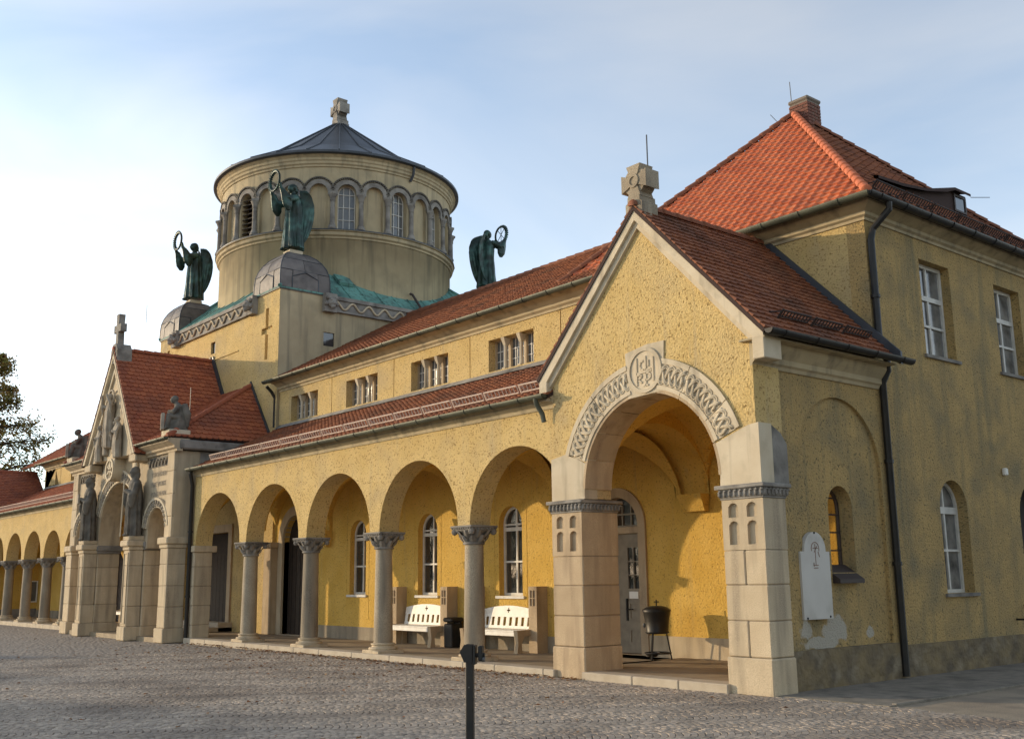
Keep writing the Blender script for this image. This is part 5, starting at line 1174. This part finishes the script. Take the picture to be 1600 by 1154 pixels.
ob('antenna_rod', MB().tube([(xf, 8.85, zb + .5), (xf + .1, 9.5, zb + .62)], .008, 5), 'rod_metal', hs)

# ------------------------------------------------------------------ statues
def angel_body():
    mb = MB()
    mb.loft([(0, 0, 0.06, .36, .31, .12), (0, .0, .3, .34, .30, .13), (0, 0, .8, .32, .27, .11), (0, 0, 1.15, .30, .24, .08), (0, -.02, 1.4, .31, .24, .05), (0, -.03, 1.62, .30, .20, .0), (0, -.03, 1.76, .2, .14, 0), (0, -.05, 1.84, .08, .08, 0), (0, -.06, 1.92, .07, .08, 0)], 40, 9)
    mb.ball((0, -.11, 2.02), (.105, .12, .15), 12); mb.ball((0, -.05, 2.06), (.13, .13, .13), 12); mb.ball((0, .02, 1.98), (.11, .08, .13), 10); mb.ball((0, -.225, 2.0), (.02, .03, .035), 6)
    for s in (-1, 1):
        sh = Vector((s * .23, -.05, 1.66)); el = Vector((s * .34, -.40, 1.52)); wr_ = Vector((s * .29, -.62, 1.86)); ha = Vector((s * .32, -.66, 2.0))
        mb.tube([sh, (sh + el) / 2, el], [.11, .115, .12], 10); mb.tube([el, (el + wr_) / 2, wr_, ha], [.115, .10, .055, .04], 10)
        mb.loft([(el.x, el.y + .02, 1.16, .04, .06, 0), (el.x, el.y, 1.3, .08, .15, .05), (el.x * .98, el.y - .02, 1.45, .09, .17, .04), (el.x * .96, el.y - .08, 1.62, .075, .14, 0), (wr_.x, wr_.y + .06, 1.82, .05, .09, 0)], 20, 5)
        for k in range(4): mb.tube([ha + Vector((s * -.01 * k, 0, -.02)), ha + Vector((s * (.03 - .02 * k), -.03, .08))], .016, 5)
        mb.tube([ha, ha + Vector((-s * .05, .02, .05))], .018, 5)
        mb.ball((s * .12, -.28, .05), (.06, .12, .05), 8)
    mb.tube([(-.05, -.21, 1.5), (-.1, -.24, .9), (-.08, -.29, .1)], .04, 6); mb.tube([(.12, -.2, 1.4), (.16, -.2, .8), (.2, -.22, .1)], .04, 6); mb.tube([(.02, -.2, 1.3), (.04, -.23, .7), (.05, -.28, .1)], .035, 6)
    return remesh(mb, 'body', 'bronze', .018)
def wing_mesh(s):
    """folded wing: curved lens with feather ridges, from shoulder down to the ankles"""
    mb = MB(); nu, nv = 14, 26
    for side in (0, 1):
        for j in range(nv + 1):
            t = j / nv; z = 1.98 - 1.85 * t
            w = .40 * max(0.0, sin(pi * min(1, (t + .02) ** .72))) ** .6
            y0_ = .12 + .10 * t - .1 * t * t
            for i in range(nu + 1):
                q = i / nu; th = .035 * sin(pi * q) + .012 + (.012 * math.cos(q * 26 + t * 6) if t > .35 else .01 * math.cos(q * 16 + t * 40))
                x = s * (.10 + .20 * q * (1 - .4 * t)) + (th if side else -th) * s; mb.v.append((x, y0_ + w * q, z - .05 * q * (1 - t)))
    m = (nu + 1) * (nv + 1)
    for side in (0, 1):
        for j in range(nv):
            for i in range(nu): a = side * m + j * (nu + 1) + i; mb.f.append((a, a + 1, a + nu + 2, a + nu + 1))
    rim = [i for i in range(nu + 1)] + [j * (nu + 1) + nu for j in range(1, nv + 1)] + [nv * (nu + 1) + i for i in range(nu - 1, -1, -1)] + [j * (nu + 1) for j in range(nv - 1, 0, -1)]
    for a, b in zip(rim, rim[1:] + rim[:1]): mb.f.append((a, b, m + b, m + a))
    return mb.mesh('wing', 'bronze', True)
BODY = angel_body(); WL, WR = wing_mesh(-1), wing_mesh(1)
tb = MB()
for k in range(40):
    pass
wre = MB(); pts = [(  .31 * cos(2 * pi * i / 36), -.68, 2.14 + .31 * sin(2 * pi * i / 36)) for i in range(37)]
wre.tube(pts, .036, 8, False)
for k in range(26):
    t = 2 * pi * k / 26
    for q in (-1, 1): wre.ball((  .31 * cos(t) + q * .03 * cos(t), -.68 - q * .025, 2.14 + .31 * sin(t) + q * .03 * sin(t)), (.035, .03, .035), 6)
WRE = wre.mesh('wreath', 'bronze', True)
chi = MB()
for t in (pi / 2, pi / 4, -pi / 4): chi.tube([(.29 * cos(t), -.68, 2.14 + .31 * sin(t)), (-.29 * cos(t), -.68, 2.14 - .31 * sin(t))], .012, 6)
CHI = chi.mesh('monogram', 'bronze')
def place_local(root, items):
    LOCAL.add(root.name); out = []
    for (nm, me) in items: out.append(ob(nm, me, 'bronze', root))
    return out
for (sx, sy), lab, rz in (((1, -1), "green bronze angel raising a wreath on the corner dome in front of the drum", 0), ((-1, -1), "green bronze angel raising a wreath on the leftmost corner dome against white sky", 0), ((1, 1), "green bronze angel facing right with spoked wreath, behind the wing roof right of drum", pi)):
    cx_, cy_, cz_ = DOM[(sx, sy)]
    e = empty('angel_statue', (cx_ + (.25 if sy > 0 else 0), cy_, cz_), lab, 'statue', 'bronze angels on the corner domes', rz); e.scale = (1.08, 1.08, 1.06)
    r = place_local(e, (('body', BODY), ('wing', WL), ('wing', WR), ('wreath', WRE)))
    if sy > 0: c = ob('monogram', CHI, 'bronze', r[3])
def standing(staff):
    mb = MB()
    mb.loft([(0, 0, 0, .27, .2, .09), (0, 0, .4, .25, .19, .10), (0, 0, .9, .24, .19, .08), (0, 0, 1.2, .25, .19, .05), (0, -.02, 1.42, .27, .18, 0), (0, -.02, 1.55, .22, .14, 0), (0, -.04, 1.64, .08, .08, 0), (0, -.05, 1.72, .07, .08, 0)], 36, 8)
    mb.ball((0, -.08, 1.82), (.095, .115, .135), 12); mb.ball((0, -.03, 1.85), (.125, .13, .125), 12); mb.ball((0, -.12, 1.72), (.07, .06, .08), 8); mb.ball((0, -.195, 1.8), (.018, .025, .03), 6); mb.ball((0, .04, 1.74), (.12, .07, .14), 8)
    for s in (-1, 1):
        sh = Vector((s * .23, -.02, 1.48)); el = Vector((s * .32, -.12, 1.15)); ha = Vector((-.30 if (s < 0 and staff) else s * .08, -.32 if not (s < 0 and staff) else -.26, 1.28))
        mb.tube([sh, (sh + el) / 2, el], [.10, .10, .10], 10); mb.tube([el, (el + ha) / 2, ha], [.10, .08, .05], 10); mb.loft([(el.x, el.y - .04, .78, .03, .05, 0), (el.x, el.y - .05, .95, .06, .11, 0), (el.x, el.y - .04, 1.15, .08, .12, 0)], 14, 4)
        for k in range(4): mb.tube([ha, ha + Vector((-s * .03, -.03, .045 - .03 * k))], .018, 5)
        mb.ball((s * .1, -.2, .03), (.06, .1, .045), 8)
    for x in (-.12, 0, .13): mb.tube([(x, -.17, 1.2), (x * 1.2, -.2, .7), (x * 1.4, -.2, .04)], .04, 6)
    return remesh(mb, 'body', 'statue_stone', .02)
for s, staff, lab in ((1, True, "dark stone saint holding a staff on the pedestal right of the portal arch"), (-1, False, "dark stone saint holding a book on the pedestal left of the portal arch")):
    e = empty('standing_statue', (PX + s * 2.02, PY - .24, 2.97), lab, 'statue', rz=radians(-8)); LOCAL.add(e.name); e.scale = (1.06, 1.06, 1.06)
    ob('body', standing(staff), 'statue_stone', e)
    if staff: ob('staff', MB().tube([(-.30, -.30, .0), (-.30, -.27, 1.62)], .018, 6), 'stone_pale', e)
    else: ob('book', MB().cbox(-.12, .12, -.39, -.33, 1.12, 1.42, .012), 'relief_stone', e)
def seated():
    mb = MB()
    mb.loft([(0, .05, 0, .30, .34, .06), (0, .05, .25, .28, .33, .06), (0, .12, .42, .25, .26, .04), (0, .12, .6, .23, .18, .02), (0, .06, .78, .22, .15, 0), (0, .0, .9, .12, .1, 0), (0, -.06, .96, .07, .07, 0)], 28, 7)
    mb.ball((0, -.12, 1.02), (.1, .12, .125), 10); mb.ball((0, -.08, 1.06), (.125, .125, .115), 10)
    for s in (-1, 1):
        mb.tube([(s * .14, .1, .42), (s * .17, -.25, .45), (s * .16, -.3, .05)], [.14, .12, .09], 10); mb.tube([(s * .2, .04, .8), (s * .27, -.12, .58), (s * .1, -.28, .62)], [.085, .085, .05], 8)
        mb.ball((s * .16, -.36, .04), (.06, .1, .04), 6); mb.tube([(s * .18, .2, .85), (s * .24, .32, .5), (s * .2, .34, .1)], [.12, .13, .05], 8)
    return remesh(mb, 'body', 'statue_stone', .02)
SEAT = seated()
for s, lab in ((1, "dark seated figure on the right corner block of the portal cornice"), (-1, "dark seated figure on the left corner block of the portal cornice")):
    e = empty('seated_statue', (PX + s * 4.28, PY + .0, 5.92), lab, 'statue', rz=radians(-20)); LOCAL.add(e.name); e.scale = (.88, .88, .88)
    ob('body', SEAT, 'statue_stone', e)
    ob('stele', MB().cbox(-.2, .2, -.5, -.38, 0, .55, .02), 'relief_stone', e)

# ------------------------------------------------------------------ benches, basin, post, plaque
def bench(loc, lab, group, rz=0):
    e = empty('bench', loc, lab, 'bench', group, rz); LOCAL.add(e.name); w = .86
    for k in range(4): ob('seat_slat', MB().cbox(-w, w, -.46 + .115 * k, -.36 + .115 * k, .42, .455, .01), 'white_paint', e)
    ob('seat_front_rail', MB().cbox(-w, w, -.47, -.445, .34, .425, .008), 'white_paint', e)
    top = [(-w, .86), (-w, .70), (w, .70), (w, .86)] + [(w * (1 - i / 10), .86 + .08 * sin(pi / 2 * i / 10)) for i in range(1, 11)] + [(-w * i / 10, .86 + .08 * cos(pi / 2 * i / 10)) for i in range(1, 10)]
    cr_ = crossp(0, .84, .055, .017, .055, .055)
    fm = lambda u, v, n: (u, .02 + (v - .42) * .16 - n, v)
    ob('back_rail', MB().panel(fm, top, [cr_], -.03, 0), 'white_paint', e, label='arched top rail pierced by a small cross'); ob('back_rail', MB().panel(fm, rect(-w, w, .46, .52), (), -.03, 0), 'white_paint', e)
    for k in range(9):
        u = -w + .06 + (2 * w - .12) * k / 8; ob('back_slat', MB().panel(fm, rect(u - .055, u + .055, .52, .70), (), -.025, -.004), 'white_paint', e)
    for s in (-1, 1):
        P = [(-.50, 0), (-.36, 0), (-.38, .2), (-.30, .33), (.0, .36), (.0, 0), (.12, 0), (.12, .52), (-.2, .46), (-.5, .46), (-.47, .2)]
        ob('side_support', MB().panel(lambda u, v, n: (s * (w + .06) + n, u, v), P, (), -.06, .06), 'stone_warm', e)
    return e
bench((-11.85, YB - .16, FL), "white bench below the left window of the walk, partly behind a column", 'white arcade benches')
bench((-8.78, YB - .16, FL), "white bench nearest the porch, sunlit between two stone posts", 'white arcade benches')
bench((-32.0, YB + .2, FL), "small white bench far off in the left arcade beside the portal", 'white arcade benches')
e = empty('litter_bin', (-10.55, YB - .25, FL), "dark litter bin between the two white benches", 'litter bin'); LOCAL.add(e.name)
ob('body', MB().cbox(-.15, .15, -.16, .16, 0, .52, .02), 'dark_metal', e); ob('lid', MB().cbox(-.17, .17, -.18, .18, .56, .66, .03), 'dark_metal', e); ob('bracket', MB().box(-.12, .12, .1, .15, .5, .6), 'dark_metal', e)
e = empty('notice_board', (-44.56, 2.82, 0), "white framed notice board at the end of the left arcade", 'notice board', rz=pi / 2); LOCAL.add(e.name)
ob('frame', MB().panel(front(0), rect(-.22, .22, .75, 1.75), [rect(-.17, .17, .8, 1.7)], -.02, .06), 'white_paint', e); ob('sheet', MB().panel(front(0), rect(-.17, .17, .8, 1.7), (), -.01, .02), 'glass_dim', e)
# holy-water cauldron on a ring-footed stand
e = empty('cauldron_stand', (-4.62, 2.72, FL), "dark lidded metal cauldron on three thin legs inside the porch", 'cauldron'); LOCAL.add(e.name)
ob('body', MB().lathe([(.02, .47), (.20, .47), (.225, .49), (.21, .52), (.225, .7), (.255, .86), (.265, .88), (.25, .9)], 0, 0, 28), 'dark_metal', e, True)
ob('lid', MB().lathe([(.27, .885), (.27, .905), (.2, .95), (.1, .975), (.0, .98)], 0, 0, 28), 'dark_metal', e, True)
mb = MB().tube([(0, 0, .97), (0, 0, 1.09)], .013, 6); mb.tube([(-.04, -.03, 1.05), (.04, .03, 1.05)], .012, 6); ob('finial_cross', mb, 'dark_metal', e)
for k in range(3):
    t = radians(-75 + 120 * k); ob('leg', MB().tube([(.17 * cos(t), .17 * sin(t), .48), (.25 * cos(t), .25 * sin(t), 0)], .014, 6), 'dark_metal', e)
ob('ring', MB().tube([(.24 * cos(2 * pi * i / 24), .24 * sin(2 * pi * i / 24), .12) for i in range(25)], .016, 6, False), 'dark_metal', e)
ob('drip_bowl', MB().lathe([(.0, .05), (.08, .05), (.13, .1), (.14, .13)], -.1, -.05, 16), 'dark_metal', e); ob('spout', MB().ball((-.235, -.1, .62), (.03, .03, .045), 8), 'rod_metal', e)
# folding barrier post in the foreground
e = empty('barrier_post', (1.33, -6.28, GZ + .05), "dark metal barrier post with forked head standing on the cobbles in front", 'post', rz=radians(40)); LOCAL.add(e.name)
ob('shaft', MB().cbox(-.036, .036, -.036, .036, -.1, 1.0, .008), 'dark_metal', e)
hp = [(-.045, .84), (.03, .84), (.03, .995), (-.045, .995), (-.085, .93)]
ob('head', MB().panel(front(-.037), hp, (), -.08, .012), 'dark_metal', e); ob('fork', MB().cbox(.034, .06, -.05, .05, .82, .99, .005), 'dark_metal', e); ob('fork', MB().cbox(.085, .125, -.05, .05, .85, .985, .01), 'dark_metal', e); ob('bolt', MB().tube([(.03, 0, .9), (.14, 0, .9)], .02, 8), 'dark_metal', e); ob('bolt', MB().tube([(.115, -.02, .865), (.145, -.02, .865)], .022, 8), 'rod_metal', e)
ob('rivet', MB().ball((0, -.037, .62), .009, 6), 'rod_metal', e)
# white memorial tablet with arched top on the side wall
PYC = 1.27
e = empty('memorial_tablet', (XS, PYC, .95), "white arched tablet with a small brown emblem on the shaded side wall", 'tablet'); LOCAL.add(e.name)
m_ = lambda u, v, n: (n, u, v)
P = [(-.37, 0), (.36, 0), (.36, .98), (.27, .98)] + [(.27 * cos(pi * i / 14), 1.0 + .27 * sin(pi * i / 14)) for i in range(15)] + [(-.27, .98), (-.37, .98)]
ob('slab', MB().panel(m_, P, (), -.03, .035), 'plaque_white', e)
mb = MB().panel(m_, ring(.0, 1.02, .09, .102, radians(-20), radians(200), 16), (), .035, .04)
for p, q in (((0, 1.09), (0, .78)), ((-.06, 1.03), (.07, 1.03)), ((-.03, .97), (.05, 1.06)), ((-.06, .78), (.06, .78)), ((-.06, .74), (.05, .74)), ((.07, .98), (.1, .9)), ((-.05, .82), (-.05, .76))): stroke(mb, m_, p, q, .012, .035, .040)
ob('emblem', mb, 'emblem', e)
for (u, v) in ((-.29, .02), (.28, .03), (0, 1.255)): ob('bolt', MB().ball((.035, u, v), .018, 8), 'dark_metal', e)

# ------------------------------------------------------------------ trees and fallen leaves
def leaf_mesh(pts, size, mat, rnd, cl=1.0):
    mb = MB()
    for p in pts:
        a = rnd.uniform(0, 2 * pi); b = rnd.uniform(-.9, .9); s = size * rnd.uniform(.6, 1.3)
        u = Vector((cos(a) * cos(b), sin(a) * cos(b), sin(b))); w = u.cross(Vector((rnd.uniform(-1, 1), rnd.uniform(-1, 1), rnd.uniform(-1, 1)))).normalized()
        mb.add([p - u * s, p + w * s * .45, p + u * s, p - w * s * .45], [(0, 1, 2, 3)])
    return mb
def tree(loc, h, spread, label, lmat, nleaf, lsize, seed, group=None, low=.25, flat=.5, top=1.6, twigs=3):
    rnd = random.Random(seed); e = empty('broadleaf_tree', loc, label, 'tree', group); LOCAL.add(e.name)
    tk = MB().tube([(0, 0, -.3), (.05, 0, h * .2), (-.1, .1, h * .5), (0, 0, h * .92)], [h * .03, h * .024, h * .016, h * .004], 10)
    ob('trunk', tk, 'bark', e); br = MB(); pts = []
    nb = 34
    for k in range(nb):
        t = low + (1 - low) * (k + .5) / nb; z = h * t * .95; a = k * 2.4 + rnd.uniform(-.3, .3); L = spread * (1.0 - .75 * max(0, (t - low) / (1 - low)) ** top) * rnd.uniform(.7, 1.1)
        p = Vector((0, 0, z)); d = Vector((cos(a), sin(a), rnd.uniform(.05, .45))); path = [p.copy()]
        for s in range(6): p = p + d * (L / 6); d.z -= .07; d.x += rnd.uniform(-.12, .12); d.y += rnd.uniform(-.12, .12); path.append(p.copy())
        br.tube(path, [h * .008 * (1 - .9 * i / 6) for i in range(7)], 5)
        for s in range(2, 7):
            for q in range(twigs):
                tw_ = path[s] + Vector((rnd.gauss(0, .1), rnd.gauss(0, .1), rnd.gauss(0, .04 if flat < 1 else .12))) * L * .9
                br.tube([path[s], tw_], [h * .002, h * .0006], 4, False)
                for m in range(nleaf): f = rnd.uniform(.3, 1.15); c = path[s].lerp(tw_, f); pts.append(c + Vector((rnd.gauss(0, .16), rnd.gauss(0, .16), rnd.gauss(0, .16 * flat))) * (L * .28 + .3))
    ob('branches', br, 'bark', e); ob('crown', leaf_mesh(pts, lsize, lmat, rnd), lmat, e, recalc=False)
    return e
TR = []
def ray_pt(u, v, dist):
    d = Vector(((u - 800) / 1645.7, (v - 577) / 1645.7, 1)); w = Vector([sum(CAMR[i][j] * d[j] for j in range(3)) for i in range(3)]); k = dist / sqrt(w.x ** 2 + w.y ** 2); return CAMP + w * k
p = ray_pt(-45, 800, 66)
tree((p.x, p.y, 0), 15.3, 4.6, "autumn broadleaf tree reaching in at the left picture edge", 'leaf_autumn', 15, .11, 5, low=.25, flat=1.7, twigs=9)
p = ray_pt(30, 800, 92)
tree((p.x, p.y, 0), 9.2, 3.2, "small green tree top far off behind the left wing", 'leaf_green', 4, .2, 9)
ORD = ("nearest", "second", "middle", "fourth", "farthest")
for k, (x, y, h, sp_) in enumerate(((-54, -45, 11.9, 6.4), (-63, -46, 12.6, 6.2), (-72.5, -46, 12.2, 6.6), (-82, -46, 12.8, 6.2), (-92, -47, 12.3, 6.6))):
    tree((x, y, 0), h, sp_, ORD[k] + " tree of the row across the plaza that shades the left foreground", 'leaf_green', 13, .38, 11 + k, 'trees across the plaza', low=.03, top=6)
for k, (x, y, h, sp_) in enumerate(((20, 1.5, 14.5, 6.0), (20.5, 11, 16, 6.5), (21, 21, 15, 6.4))):  # unseen trees added to cut the sky light on the side walls
    tree((x, y, 0), h, sp_, ("first", "second", "third")[k] + " added tree out of view by the road, cutting sky light on the side wall", 'leaf_green', 14, .2, 31 + k, 'unseen trees added to dim the side wall', low=.1, top=3, twigs=6)
rnd = random.Random(21); lp = []
for k in range(1500):
    x = rnd.uniform(-19, -3.6); y = -.12 - abs(rnd.gauss(0, .22 if k % 3 else 1.6))
    if k % 5 == 0: x = rnd.uniform(-26, 1); y = rnd.uniform(-8, -.6)
    lp.append(Vector((x, y, GZ + .016)))
mb = MB()
for p in lp:
    a = rnd.uniform(0, 6.3); s = rnd.uniform(.02, .05); u = Vector((cos(a), sin(a), 0)); w = Vector((-sin(a), cos(a), 0)); z = Vector((0, 0, s * rnd.uniform(.1, .6)))
    mb.add([p - u * s, p + w * s * .6 + z, p + u * s, p - w * s * .6 + z * .6], [(0, 1, 2), (0, 2, 3)])
lo = ob('fallen_leaves', mb, 'leaf_litter', recalc=False); lo['kind'] = 'stuff'; tag(lo, "brown fallen leaves scattered along the arcade kerb and over the cobbles", 'leaves')
